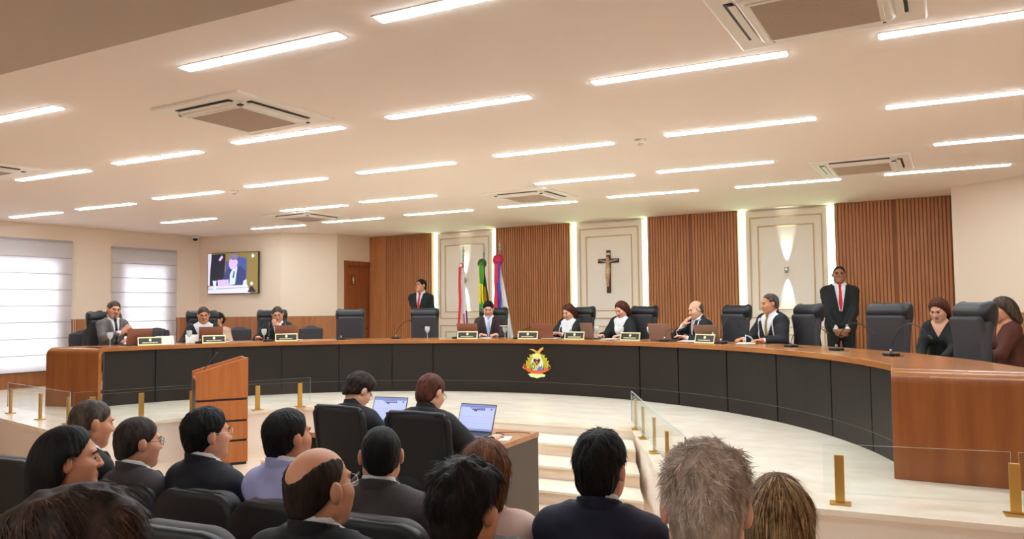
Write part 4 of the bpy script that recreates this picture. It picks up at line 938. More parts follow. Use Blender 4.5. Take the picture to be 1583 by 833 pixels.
def person(label, top, face, sit=True, floor=0.0, lean=0.0, hyaw=0.0, hpitch=0.0, hroll=0.0, sc=1.0, shw=1.0, skin='olive', hair=None, hm=H_DARK, outfit='suit', jm=C_BLACK, shirt=C_WHITE, tie=None, hands=None, h=.007, hh=.006, glasses=None, beard=None, group=None, legs=True, cord=None, female=False, bulk=1.0, hs=1.0, lanyard=False, vdepth=.30, vslope=.19, reach=None, trouser=None):
    """top: world point of the crown of the head; face: heading of the body (0 = +y, clockwise)"""
    r0 = random.Random(label); hd_ = hair if isinstance(hair, dict) else {}; htop = 0 if (hd_.get('tonsure') or hd_.get('kind') == 'bald') else hd_.get('t', .012)*.9+hd_.get('vol', 0)*.75
    # --- joints in the body frame (x right, y forward, z up from the floor)
    A = lean; u = np.array((0, math.sin(A), math.cos(A))); fwd = np.array((0, math.cos(A), -math.sin(A))); rt = np.array((1.0, 0, 0))
    Rt = np.stack([rt, fwd, u], 1); Rh = Rt @ rotm(hyaw, hpitch, hroll) if True else None
    P0 = np.zeros(3); Sh = P0+u*.46*sc; N0 = Sh+u*.06*sc; H = N0+(u*.8+np.array((0, 0, .2)))*.125*sc+fwd*.015; tp = H+Rh @ np.array((0, -.01, .116+htop))*hs
    pz = top[2]-floor-tp[2]
    off = np.array((0, 0, pz)); P0, Sh, N0, H, tp = [q+off for q in (P0, Sh, N0, H, tp)]
    cy, sy = math.cos(face), math.sin(face)
    bx = top[0]-(tp[0]*cy+tp[1]*sy); by = top[1]-(-tp[0]*sy+tp[1]*cy)
    M = Rt; tr = lambda x, y, z: P0+Rt @ np.array((x, y, z))*sc
    hp = lambda x, y, z: H+Rh @ np.array((x, y, z))*hs
    w = shw*sc
    shl = {s: Sh+rt*(.158*w*s)-u*.040*sc for s in (1, -1)}
    ua, fa = .285*sc, .255*sc
    if hands is None: hands = {1: (.15, .36, pz+.10), -1: (-.15, .36, pz+.10)} if sit else {1: (.25, .06, pz-.10), -1: (-.25, .06, pz-.10)}
    elb, wr = {}, {}
    for s in (1, -1):
        t = np.array(hands[s][:3], float); d = t-shl[s]; L = np.linalg.norm(d)
        if L > (ua+fa)*.985: t = shl[s]+d/L*(ua+fa)*.985; L = np.linalg.norm(t-shl[s]); d = t-shl[s]
        a = (ua*ua-fa*fa+L*L)/(2*L); hgt = math.sqrt(max(ua*ua-a*a, 0)); dn = d/L
        pole = np.array(hands[s][3]) if len(hands[s]) > 3 else np.array((.55*s, -.35, -.8)); pole = pole-dn*(pole@dn); pole /= np.linalg.norm(pole)
        elb[s] = shl[s]+dn*a+pole*hgt; wr[s] = t
    # --- torso grid
    pts = np.array([P0, Sh, N0, H, *elb.values(), *wr.values(), *shl.values(), tp])
    lo = pts.min(0)-.24; hi = pts.max(0)+.16; lo[2] = min(lo[2], pz-.16)
    g = Grid(lo, hi, h); T = g.new(); b = bulk
    g.ell(T, tr(0, -.01, .02), np.array((.172*b, .125*b, .13))*sc, M, .04); g.ell(T, tr(0, 0, .16), np.array((.152*b, .112*b, .15))*sc, M, .05)
    g.ell(T, tr(0, -.005, .32), np.array((.165*w/sc*(.5+.5*b), .115*(.6+.4*b), .18))*sc, M, .05)
    g.cap(T, shl[1]-rt*.02, shl[-1]+rt*.02, .058*sc, .058*sc, .05)
    for s in (1, -1):
        g.cap(T, N0+rt*.02*s-fwd*.012-u*.012, shl[s]-rt*.03*s+u*.006, .046*sc, .046*sc, .05)
        if female: g.ell(T, tr(.075*s, .085, .30), np.array((.07, .055, .065))*sc, M, .04)
    Ar = g.new()
    for s in (1, -1):
        g.cap(Ar, shl[s], elb[s], .054*sc*(.6+.4*b), .043*sc, .02); g.cap(Ar, elb[s], wr[s], .042*sc, .029*sc, .02)
    Nk = g.new()
    g.cap(Nk, N0-u*.05, hp(0, -.03, -.05), .058*sc*hs, .054*sc*hs, .02)
    # head
    e3 = lambda c, r, k=.02, sub=False: g.ell(Nk, hp(*c), np.array(r)*hs, Rh, k*hs, sub)
    c3 = lambda a, b_, ra, rb, k=.012, sub=False: g.cap(Nk, hp(*a), hp(*b_), ra*hs, rb*hs, k*hs, sub)
    jw = .92 if female else 1.0
    e3((0, -.014, .03), (.0755, .097, .088)); e3((0, .028, -.042), (.060*jw, .062, .080), .03); e3((0, .066, -.096), (.026*jw, .022, .020), .025)
    c3((.05*jw, .0, -.06), (.018, .062, -.098), .022, .020, .025); c3((-.05*jw, .0, -.06), (-.018, .062, -.098), .022, .020, .025)
    c3((-.034, .0785, .026), (.034, .0785, .026), .0115, .0115, .015)
    for s in (1, -1):
        e3((.032*s, .098, .006), (.017, .016, .011), .012, True); e3((.044*s, .056, -.020), (.024, .028, .022), .03); e3((.044*s, .030, -.052), (.026, .044, .046), .03)
        e3((.083*s, -.008, -.004), (.013, .021, .033), .006); e3((.014*s, .098, -.030), (.010, .011, .009), .008)
    c3((0, .086, .014), (0, .104, -.026), .0085, .0115, .012)
    e3((0, .084, -.060), (.024, .012, .007), .006); e3((0, .083, -.071), (.021, .012, .007), .006)
    # hands
    Hd = g.new()
    for s in (1, -1):
        d = wr[s]-elb[s]; d /= np.linalg.norm(d)
        if len(hands[s]) > 4: d = np.array(hands[s][4], float); d /= np.linalg.norm(d)
        n = np.array(hands[s][5], float) if len(hands[s]) > 5 else np.array((0, 0, -1.0)); n = n-d*(n@d); n /= np.linalg.norm(n); lt = np.cross(d, n)*s*-1
        if lt[0]*s > 0 and len(hands[s]) <= 5: lt = -lt
        Rm = np.stack([lt, d, n], 1); q = sc*.95
        g.cap(Hd, wr[s]-d*.02, wr[s]+d*.02, .026*q, .026*q, .01)
        g.ell(Hd, wr[s]+d*.048*q, np.array((.041, .054, .017))*q, Rm, .012)
        for i, (Lf, of) in enumerate(((.068, .027), (.077, .009), (.072, -.009), (.056, -.027))):
            p = wr[s]+(d*(.088-.004*abs(i-1))+lt*of)*q; dd = d+lt*of*1.2
            for j, cu in enumerate((.30, .55, .5)):
                dd = dd*math.cos(cu)+n*math.sin(cu); dd /= np.linalg.norm(dd); p2 = p+dd*Lf*q*(.45, .32, .23)[j]
                g.cap(Hd, p, p2, (.0095-.0008*j)*q, (.0088-.0008*j)*q, .004, m=.02); p = p2
        p = wr[s]+(d*.022+lt*.030)*q; dd = d*.65+lt*.62+n*.4; dd /= np.linalg.norm(dd); p2 = p+dd*.045*q; g.cap(Hd, p, p2, .013*q, .011*q, .008)
        dd = d*.9+lt*.15+n*.5; dd /= np.linalg.norm(dd); g.cap(Hd, p2, p2+dd*.034*q, .011*q, .009*q, .005)
    body = smin(smin(T, Ar, .03), smin(Nk, Hd, .01), .018)
    V, F = g.mesh(body); sm = skinm(skin, SK[skin])
    ob = meshobj('person', V, F, [sm, LIP], None, True)
    ce = V[F].mean(1); loc = (ce-H) @ Rh/hs
    lip = (np.abs(loc[:, 0]) < .024*(1-np.abs(loc[:, 2]+.066)/.016)) & (np.abs(loc[:, 2]+.066) < .012) & (loc[:, 1] > .08)
    ob.data.polygons.foreach_set('material_index', lip.astype(np.int32))
    ob.location = (bx, by, floor); ob.rotation_euler = (0, 0, -face); tag(ob, label, 'person', group)
    # --- clothes share the same grid
    X, Y, Z = g.xyz(); dx, dy, dz = X-Sh[0], Y-Sh[1], Z-Sh[2]
    a_ = dx; b_ = dy*fwd[1]+dz*fwd[2]; c_ = dy*u[1]+dz*u[2]
    def put(name, f, m): 
        V, F = g.mesh(f)
        return meshobj(name, V, F, m, ob, True) if len(V) else None
    wedge = np.maximum(np.abs(a_)-np.maximum((c_+vdepth*sc)*vslope, 0), -(b_-.0))      # open front
    nk = np.sqrt(a_**2+(b_+.012)**2)                                                   # distance from the neck axis
    hem = (-(c_)-.66*sc)                                                                # lower end of a jacket
    sl = np.full_like(T, 9.0)
    for s in (1, -1):
        d = wr[s]-elb[s]; d /= np.linalg.norm(d); q = wr[s]-d*.03
        sl = np.minimum(sl, (X-q[0])*d[0]+(Y-q[1])*d[1]+(Z-q[2])*d[2]+10*(np.sqrt((X-wr[s][0])**2+(Y-wr[s][1])**2+(Z-wr[s][2])**2) > .13))
    sleeve = np.minimum(sl, 1.0) if False else None
    cuts = []
    for s in (1, -1):
        d = wr[s]-elb[s]; d /= np.linalg.norm(d); q = wr[s]-d*.035*sc
        pl = (X-q[0])*d[0]+(Y-q[1])*d[1]+(Z-q[2])*d[2]; near = np.sqrt((X-wr[s][0])**2+(Y-wr[s][1])**2+(Z-wr[s][2])**2)-.15
        cuts.append(np.maximum(pl, near))                # >0 outside hand region, <0 on the sleeve side
    def cut_hands(f, shift=0.0):
        for s, cq in zip((1, -1), cuts):
            d = wr[s]-elb[s]; d /= np.linalg.norm(d); q = wr[s]-d*.035*sc
            pl = (X-q[0])*d[0]+(Y-q[1])*d[1]+(Z-q[2])*d[2]; near = np.sqrt((X-wr[s][0])**2+(Y-wr[s][1])**2+(Z-wr[s][2])**2)-.16
            f = np.maximum(f, np.minimum(pl-shift, -near))
        return f
    wr_n = .005*vnoise(X*8+T*0+3, Y*8+T*0, Z*20+X*6+T*0)+.003*vnoise(X*18+T*0, Y*18+T*0, Z*9+T*0); wr_n = wr_n*np.clip((nk-.075)/.05, 0, 1)
    if outfit in ('suit', 'robe', 'open_robe', 'blazer'):
        j_in, a_in = (.020, .013) if outfit in ('suit', 'blazer') else (.034, .034)
        J = smin(T-j_in, Ar-a_in, .035)+wr_n
        # shoulder pads
        pad = g.new()
        for s in (1, -1): g.ell(pad, shl[s]+u*.016-rt*.012*s, np.array((.066, .066, .052))*sc, M, .01)
        J = smin(J, pad, .03)
        J = np.maximum(J, np.maximum(c_-.062*sc+.35*np.maximum(b_, 0), -(.16-nk)) if False else -(np.maximum(nk-.062*sc, -(c_-.0))) )
        J = np.maximum(J, c_-.075*sc+.5*np.maximum(b_, 0))
        J = np.maximum(J, -wedge)
        J = cut_hands(J)
        # collar roll and lapels
        col = np.abs(nk-.071*sc)-.010; col = np.maximum(col, np.abs(c_-.060*sc+.35*b_)-.022); col = np.maximum(col, -wedge)
        lap = np.maximum(T-j_in-.008, np.maximum(wedge-.045, -wedge+.002)); lap = np.maximum(lap, np.maximum(c_-.05, -c_-vdepth*sc*.9)); lap = np.maximum(lap, -b_)
        J = np.minimum(np.minimum(J, np.maximum(col, c_-.12)), lap)
        J = np.maximum(J, -(c_+.60*sc)) if sit else np.maximum(J, -(c_+.72*sc))
        put('robe' if 'robe' in outfit else 'jacket', J, jm)
        if cord is not None:
            cf = np.maximum(J-.006, np.abs(np.abs(a_)-(.125*w/sc+.0*c_)*sc)-.007); cf = np.maximum(cf, -(c_+.30)); cf = np.maximum(cf, c_-.06); cf = np.maximum(cf, -J-.010); put('robe_cord', cf, cord)
        Sf = T-.011
        Sf = np.maximum(Sf, -(np.maximum(nk-.056*sc, -(c_-.02))))
        Sf = np.maximum(Sf, c_-.10*sc+.3*np.maximum(b_, 0)); Sf = np.maximum(Sf, wedge-.03); 
        sc_ = np.abs(nk-.062*sc)-.006; sc_ = np.maximum(sc_, np.abs(c_-.084*sc+.30*b_)-.017)
        Sf = np.minimum(Sf, sc_)
        cf = g.new()
        for s in (1, -1):
            d = wr[s]-elb[s]; d /= np.linalg.norm(d); g.cap(cf, wr[s]-d*.055*sc, wr[s]-d*.022*sc, .0355*sc, .034*sc, 0)
        put('shirt', np.minimum(Sf, cf), shirt)
        if tie is not None:
            tw = .016+.015*np.clip(-c_/.35, 0, 1)
            tf = np.maximum(T-.020, np.abs(a_)-tw); tf = np.maximum(tf, -b_); tf = np.maximum(tf, np.maximum(c_-.06, -c_-.40)); tf = np.maximum(tf, -(T-.008))
            kn = g.new(); g.ell(kn, Sh+u*.045*sc+fwd*.078*sc, (.020, .016, .022), M, 0); put('tie', np.minimum(tf, kn), tie)
        if lanyard:
            lf = np.maximum(np.maximum(np.minimum(J, T-.016)-.005, np.abs(np.abs(a_)-(.012+.16*np.clip((c_+.30), 0, .4)))-.006), -b_); lf = np.maximum(lf, np.maximum(c_-.04, -c_-.30)); lf = np.maximum(lf, -(np.minimum(J, T-.016))-.006); put('lanyard', lf, M_CORD)
    elif outfit == 'blouse':
        J = smin(T-.014, Ar-.018, .04)+wr_n
        J = np.maximum(J, -(np.maximum(nk-.066*sc, -(c_-.0)))); J = np.maximum(J, c_-.055*sc+.4*np.maximum(b_, 0)); J = np.maximum(J, -np.maximum(np.abs(a_)-np.maximum((c_+.12)*.55, 0), -b_)); J = cut_hands(J); J = np.maximum(J, -(c_+.60*sc))
        put('blouse', J, jm)
    # --- trousers and shoes
    if legs:
        tm = trouser or (jm if 'robe' not in outfit else C_BLACK)
        if sit: kn = {s: np.array((.11*s, .40*sc, max(pz-.06, .40))) for s in (1, -1)}; an = {s: np.array((.11*s, .38*sc, .09)) for s in (1, -1)}
        else: kn = {s: np.array((.10*s, .015, pz*.52)) for s in (1, -1)}; an = {s: np.array((.115*s, -.01, .09)) for s in (1, -1)}
        q = np.array([P0, *kn.values(), *an.values()]); g2 = Grid(q.min(0)-.2, q.max(0)+.2, .014); f2 = g2.new()
        g2.ell(f2, P0+np.array((0, -.01, .0)), (.185*sc*b, .14*sc*b, .13*sc), None, .05)
        for s in (1, -1):
            g2.cap(f2, P0+np.array((.09*s, 0, -.03)), kn[s], .088*sc, .066*sc, .04); g2.cap(f2, kn[s], an[s], .066*sc, .055*sc, .03)
        Vq, Fq = g2.mesh(f2); meshobj('trousers', Vq, Fq, tm, ob, True)
        for s in (1, -1):
            def shoe(gg, ff): gg.cap(ff, an[s]+np.array((0, -.02, -.045)), an[s]+np.array((.01*s, .15, -.058)), .045, .032, .01); gg.box(ff, an[s]+np.array((0, .06, -.19)), (.2, .3, .10), 0, None, 0, True)
            soft('shoe', M_BLACKGLOSS, an[s]-np.array((.12, .14, .12)), an[s]+np.array((.12, .28, .06)), .012, shoe, ob)
    # --- hair
    if hair: make_hair(ob, H, Rh, hs, hair, hm, hh, r0, label)
    # --- eyes, brows, spectacles, beard
    for s in (1, -1):
        c = hp(.032*s, .0790, .0055); gz = Rh @ np.array((0, 1, 0)); o = MB(); vs, fs = [], []
        n1, n2 = 8, 12; ax = Rh
        for i in range(n1+1):
            th = math.pi*i/n1
            for k in range(n2):
                ph = 2*math.pi*k/n2; q = ax @ np.array((math.sin(th)*math.cos(ph), math.cos(th), math.sin(th)*math.sin(ph)))*.0108*hs; vs.append(tuple(c+q))
        for i in range(n1):
            for k in range(n2): fs.append((i*n2+k, i*n2+(k+1) % n2, (i+1)*n2+(k+1) % n2, (i+1)*n2+k))
        meshobj('eye', vs, fs, [IRIS, EYEW], ob, True, [0 if i < 3 else 1 for i in range(n1) for k in range(n2)])
    br = MB()
    for s in (1, -1): br.tube([tuple(hp(.014*s, .094, .022)), tuple(hp(.034*s, .091, .029)), tuple(hp(.052*s, .078, .022))], [.0033*hs, .0038*hs, .0022*hs], 6)
    br.build('eyebrows', hm if hair not in ('bald',) else H_SALT, ob, True)
    if glasses:
        o = MB()
        for s in (1, -1):
            o.tube([tuple(hp(.033*s+.024*math.cos(t), .104-.006*abs(math.cos(t)), .004+.018*math.sin(t))) for t in np.linspace(0, 2*math.pi, 17)], .0013*hs+.0003, 6, False)
            o.tube([tuple(hp(.057*s, .100, .008)), tuple(hp(.078*s, .06, .010)), tuple(hp(.084*s, -.004, .012)), tuple(hp(.08*s, -.02, -.004))], .0015*hs, 6)
        o.tube([tuple(hp(-.009, .106, .006)), tuple(hp(.009, .106, .006))], .002, 6); o.build('spectacles', glasses, ob, True)
    if beard is not None:
        gb = Grid(H-.15, H+.15, h); f = gb.new(); hh_ = lambda c, r, k=.02, sub=False: gb.ell(f, hp(*c), np.array(r)*hs, Rh, k, sub)
        hh_((0, .028, -.045), (.064, .066, .083)); hh_((0, .068, -.10), (.03, .026, .026), .025)
        xb, yb, zb = gb.xyz(); q = np.stack(np.broadcast_arrays(xb-H[0], yb-H[1], zb-H[2]), -1) @ Rh
        f = np.maximum(f, np.maximum(q[..., 2]+.032-.5*np.maximum(-q[..., 1]+.05, 0), -(q[..., 1]+.004)))
        f = np.maximum(f, -(np.sqrt((q[..., 0]/.03)**2+((q[..., 2]+.066)/.012)**2)-1)*.012*np.where(q[..., 1] > .06, 1, -50))
        Vb, Fb = gb.mesh(f)
        if len(Vb): meshobj('beard', Vb, Fb, beard, ob, True)
    return ob

def make_hair(ob, H, Rh, hs, style, hm, hh, r0, label):
    L = style if isinstance(style, dict) else {}
    kind = L.get('kind', style); t = L.get('t', .014); amp = L.get('amp', .004); fr = L.get('freq', 16); ln = L.get('len', .2); seed = sum(map(ord, label)) % 97
    zlo = -.14 if kind in ('short', 'bald', 'bun') else -.14-ln
    g = Grid((-.16, -.19, zlo), (.16, .15, .19), hh/hs); f = g.new(); X, Y, Z = g.xyz()
    g.ell(f, (0, -.014, .03), (.0755, .097, .088)); g.ell(f, (0, -.045, -.03), (.066, .06, .075), None, .03)
    dfr = (Y*.824-Z*.567)-L.get('front', .0276); dlo = -(Z-.69*Y+L.get('nape', .02))
    edge = np.clip(-np.maximum(dfr, dlo if kind in ('short', 'bald', 'bun') else dfr)/.045, 0, 1)
    f = f-(.003+(t-.003)*edge**.7*(np.clip((Z+.05)/.09, .35, 1) if kind in ('short', 'bald') else 1))
    v = L.get('vol', 0)
    if v: g.ell(f, (L.get('vx', 0), L.get('vy', .01), .075), (.078, .092, .055+v), None, .04)
    cr = (0, -.035, .03); dx, dy, dz = X-cr[0], Y-cr[1], Z-cr[2]; hr = np.sqrt(dx*dx+dy*dy)+1e-5; pol = np.arctan2(hr, dz)
    if kind in ('long', 'bob'):
        g.ell(f, (0, -.05, -.07), (.088, .072, .14), None, .05)
        zb = -.06-ln
        g.cap(f, (0, -.065, -.02), (0, -.095, zb), .075, L.get('tip', .06), .04)
        for s in (1, -1): g.cap(f, (.066*s, -.01, .03), (.072*s, L.get('fy', -.03), zb+.02), .034, .030, .03)
    if kind == 'bun': g.ell(f, (0, -.115, .0), (.045, .04, .045), None, .02)
    if L.get('sweep'): g.cap(f, (-.05, .05, .105), (.06, .055, .10), .03, .036, .03)
    F_ = L.get('front', .0276); 
    if kind in ('short', 'bald', 'bun'):
        f = smax(f, (Y*.824-Z*.567)-F_, .012)
        f = smax(f, -(Z-.69*Y+L.get('nape', .02)), .01)
        ear = np.full_like(f, 1.0)
        for s in (1, -1): g.ell(f, (.085*s, .004, -.012), (.022, .028, .034), None, .006, True)
        if kind == 'bald': 
            bt = L.get('bald_z', .05); f = smax(f, (Z+.45*Y)-bt, .01)
        if L.get('tonsure'):
            g.ell(f, L['tonsure'], L.get('tr', (.05, .06, .05)), None, .015, True)
    else:
        f = smax(f, (Y*.824-Z*.567)-F_-.004, .012)
        if L.get('tuck'):
            for s in (1, -1): g.ell(f, (.085*s, .012, -.015), (.03, .036, .045), None, .008, True)
        g.ell(f, (0, .085, -.03), (.062, .075, .10), None, .02, True)
    ng = np.broadcast_to(Z, f.shape)
    if kind in ('long', 'bob'):
        az = np.arctan2(dx, -dy); n = vnoise(np.cos(az)*fr*1.3+seed+0*Z, np.sin(az)*fr*1.3+seed+0*Z, Z*7+pol*2+seed); n2 = vnoise(X*60+seed+0*Y+0*Z, Y*60+0*X+0*Z, Z*9+0*X+0*Y)
        f = f+amp*(n+.5*n2)
    elif kind == 'spiky' or L.get('iso'):
        n = vnoise(X*fr*3.2+seed+0*Y+0*Z, Y*fr*3.2+0*X+0*Z, Z*fr*1.6+0*X+0*Y); n2 = vnoise(X*fr*6+0*Y+0*Z, Y*fr*6+seed+0*X+0*Z, Z*fr*2.5+0*X+0*Y); wt = np.clip((Z+.06)/.12, .25, 1)
        f = f+amp*(n+.55*n2)*wt
    else:
        n = vnoise(dx/hr*fr*.5+seed, dy/hr*fr*.5+seed+0*Z, pol*3+seed); n2 = vnoise(dx/hr*fr*1.3+seed, dy/hr*fr*1.3+0*Z, pol*6+seed)
        f = f+amp*(n+.5*n2)*np.clip(hr/.03, .2, 1)
    V, F = g.mesh(f)
    if not len(V): return
    mi = np.zeros(len(F), int); ns = L.get('n', 0)
    if ns:
        V2, F2 = strands(V, F, kind, L, ns, np.random.RandomState(seed)); mi = np.r_[mi, np.random.RandomState(seed).randint(0, 2, len(F2)//3).repeat(3)]; F = np.r_[F, F2+len(V)]; V = np.r_[V, V2]
    V = (V*hs) @ Rh.T+H
    return meshobj('hair', V, F, [hm, L.get('m2') or hm], ob, True, mi)

def strands(V, F, kind, L, n, rs):
    """thin tapering locks lying along the hair"""
    a, b, c, d = V[F[:, 0]], V[F[:, 1]], V[F[:, 2]], V[F[:, 3]]
    N = np.cross(c-a, d-b); A = np.linalg.norm(N, axis=1); cen = V[F].mean(1); A = A*((cen[:, 1]*.824-cen[:, 2]*.567) < L.get('front', .0276)-(.014 if kind in ('long', 'bob') else .004))*(1-.97*((np.abs(cen[:, 0]) > .058) & (cen[:, 2] < .028) & (cen[:, 1] > -.035) & bool(L.get('tuck')))); k = rs.choice(len(F), n, p=A/A.sum()); N = N[k]/(np.linalg.norm(N[k], axis=1)[:, None]+1e-12)
    if ((V[F].mean(1)[k]-np.array((0, -.02, .02)))*N).sum() < 0: N = -N
    u, v = rs.rand(n, 1), rs.rand(n, 1); P = a[k]*(1-u)*(1-v)+b[k]*u*(1-v)+c[k]*u*v+d[k]*(1-u)*v
    D = P-np.array((0, -.03, .02)); hr = np.hypot(D[:, 0], D[:, 1])+1e-4
    fl = np.stack([D[:, 0]*D[:, 2]/hr, D[:, 1]*D[:, 2]/hr, -hr], 1)
    if kind in ('long', 'bob'): fl = fl*np.clip((P[:, 2:3]-.05)/.06, 0, 1)+np.array((0, -.02, -.1))
    if L.get('fwd'): fl = fl*.6+np.array((L.get('fx', 0), .06, 0))*np.clip((P[:, 2:3]-.03)/.06, 0, 1)
    fl = fl-N*(fl*N).sum(1)[:, None]; fl /= np.linalg.norm(fl, axis=1)[:, None]+1e-9
    fl += rs.randn(n, 3)*L.get('jit', .22); fl = fl-N*(fl*N).sum(1)[:, None]; fl /= np.linalg.norm(fl, axis=1)[:, None]+1e-9
    up = L.get('lift', .12)*(np.clip((P[:, 2:3]+.02)/.1, .25, 1) if kind not in ('long', 'bob') else .3)*(.4+1.2*rs.rand(n, 1))
    ln = L.get('sl', .03)*(.6+.8*rs.rand(n, 1))*(np.clip((P[:, 2:3]+.06)/.11, .35, 1) if kind not in ('long', 'bob') else 1-.45*np.clip((P[:, 2:3]-.0)/.06, 0, 1)); S = np.cross(fl, N)*L.get('sw', .0011)*(.6+.8*rs.rand(n, 1)); out = []
    R_c = .10 if kind not in ('long', 'bob') else .5
    for q, wd in ((0, 1), (.35, 1), (.7, .75), (1, .15)):
        s = ln*q; Q = P-N*.0015+fl*s+N*(up*s*q*1.0+(-s*s/(2*R_c) if not L.get('iso') else 0))+np.array((0, 0, -1))*s*q*L.get('drop', .10); out += [Q-S*wd, Q+S*wd]
    VV = np.stack(out, 1).reshape(-1, 3); i = np.arange(n)[:, None]*8
    FF = np.concatenate([np.stack([i[:, 0]+2*j, i[:, 0]+2*j+1, i[:, 0]+2*j+3, i[:, 0]+2*j+2], 1)[:, None] for j in range(3)], 1).reshape(-1, 4)
    return VV, FF

# ---- who sits where
def rim(ang, R, z): a = math.radians(ang); return (CX+R*math.sin(a), CY+R*math.cos(a), z)
def toC(ang): return math.radians(ang)+math.pi       # heading that looks at the centre of the arc
DZ = TZ-PZ+.035                                        # wrist height on the worktop
BG = 'people seated behind the bench'
R_ = math.radians
person('man with grey beard and dark red glasses at the far left of the bench', rim(-68.9, 5.85, 1.88), toC(-68.9)-.25, floor=PZ, lean=.10, hyaw=.15, hroll=-.10, hair={'kind': 'short', 't': .012}, hm=H_SALT, glasses=M_RIMR, beard=hairm('grey_beard', (150, 132, 120), (90, 76, 68)), jm=C_GREYJ, tie=C_TIED, hands={1: (.05, .40, DZ+.14, (.8, 0, -.6), (-.5, .4, .7), (-.6, -.5, .3)), -1: (-.04, .38, DZ+.03, (-.8, 0, -.5))}, group=BG)
person('man in glasses and dark robe with white shirt front, second from left at the bench', rim(-56.9, 5.85, 1.785), toC(-56.9)+.05, floor=PZ, lean=.12, hpitch=-.08, hair={'kind': 'short', 't': .010}, hm=H_SALT, glasses=M_RIM, skin='tan', outfit='robe', jm=C_DKNAVY, vslope=.42, hands={1: (.22, .40, DZ), -1: (-.16, .40, DZ)}, group=BG)
person('man resting his hand on his mouth, third from left at the bench', rim(-46.2, 5.85, 1.78), toC(-46.2)+.1, floor=PZ, lean=.14, hpitch=-.1, hroll=.05, hair={'kind': 'short', 't': .012}, hm=H_SALT, glasses=M_RIM, outfit='robe', jm=C_ROBE, shirt=C_WHITE, hands={1: (.28, .38, DZ), -1: (-.02, .27, .985, (-.7, .5, -.6), (.5, -.1, .65), (-.2, -1, -.1))}, group=BG, cord=C_GREYJ)
person('man in dark suit and pale blue tie reading at a laptop beneath the flags', rim(-12.6, 5.85, 1.835), toC(-12.6)-.25, floor=PZ, lean=.10, hpitch=-.28, hair={'kind': 'short', 't': .012}, hm=H_BLACK, skin='fair', glasses=M_RIMS, jm=C_MAROON, tie=C_TIEB, bulk=1.12, hands={1: (.10, .40, DZ), -1: (-.12, .42, DZ)}, group=BG)
person('dark-haired woman in black robe with white collar looking down at her hands', rim(.4, 5.85, 1.77), toC(.4)+.15, floor=PZ, lean=.12, hpitch=-.30, hyaw=.25, sc=.92, shw=.92, female=True, hair={'kind': 'bob', 'len': .06, 't': .016}, hm=H_AUB, skin='fair', outfit='robe', jm=C_ROBE, cord=M_CORD, vslope=.45, hands={1: (.16, .36, DZ+.02), -1: (-.02, .36, DZ+.02)}, group=BG, hs=.96)
person('woman with long auburn hair in black robe reading papers', rim(9.2, 5.82, 1.80), toC(9.2)+.10, floor=PZ, lean=.10, hpitch=-.35, hyaw=.2, sc=.93, shw=.92, female=True, hair={'kind': 'long', 'len': .17, 't': .016, 'fy': -.01}, hm=H_AUB, skin='fair', outfit='robe', jm=C_ROBE, vslope=.4, hands={1: (.16, .36, DZ), -1: (-.18, .38, DZ)}, group=BG, hs=.96)
person('bald man in black robe leaning his chin on his raised fist', rim(21.6, 5.80, 1.785), toC(21.6)+.35, floor=PZ, lean=.16, hpitch=-.12, hyaw=.1, hair={'kind': 'bald', 't': .006, 'bald_z': .03, 'amp': .001}, hm=H_SALT, skin='fair', outfit='robe', jm=C_ROBE, cord=M_CORD, hands={1: (.05, .27, .985, (.7, .3, -.8), (-.35, -.2, .6), (-.3, -1, 0)), -1: (-.16, .40, DZ)}, group=BG)
person('man with receding grey hair in black robe speaking into a raised microphone', rim(33.6, 5.80, 1.865), toC(33.6)+.12, floor=PZ, lean=.12, hyaw=.32, hpitch=-.02, hair={'kind': 'short', 't': .009, 'front': .004}, hm=H_SALT, skin='tan', outfit='robe', jm=C_ROBE, cord=M_CORD, tie=C_TIEG, vslope=.42, hands={1: (.14, .42, DZ), -1: (-.20, .40, DZ)}, group=BG)
# guards
person('bald guard in black suit and red tie standing with clasped hands at right', bkpt(-.64, 1.0).to_tuple()[:2]+(2.245,), math.pi-.12, sit=False, floor=PZ, sc=1.06, hyaw=.05, hpitch=.05, hair={'kind': 'short', 't': .004, 'amp': .0008, 'front': .012}, hm=H_BLACK, skin='brown', glasses=M_RIMR, jm=C_BLACK, tie=C_TIER, bulk=1.05, shw=1.04, lanyard=True, hands={1: (.06, .20, .86, (.8, -.3, -.2), (-.9, .2, -.3), (0, -1, 0)), -1: (-.05, .22, .84, (-.8, -.3, -.2), (.9, .1, -.3), (0, -1, 0))}, group='standing guards')
person('guard in black suit and red tie standing before the slats left of the flags', (-7.80, 11.70, 2.268), math.pi-.2, sit=False, floor=PZ, sc=1.04, hyaw=.5, hpitch=.12, hair={'kind': 'short', 't': .008}, hm=H_BLACK, skin='tan', jm=C_BLACK, tie=C_TIER, bulk=1.06, shw=1.06, hands={1: (.08, -.20, .84, (.6, -.5, 0)), -1: (-.08, -.20, .84, (-.6, -.5, 0))}, group='standing guards')
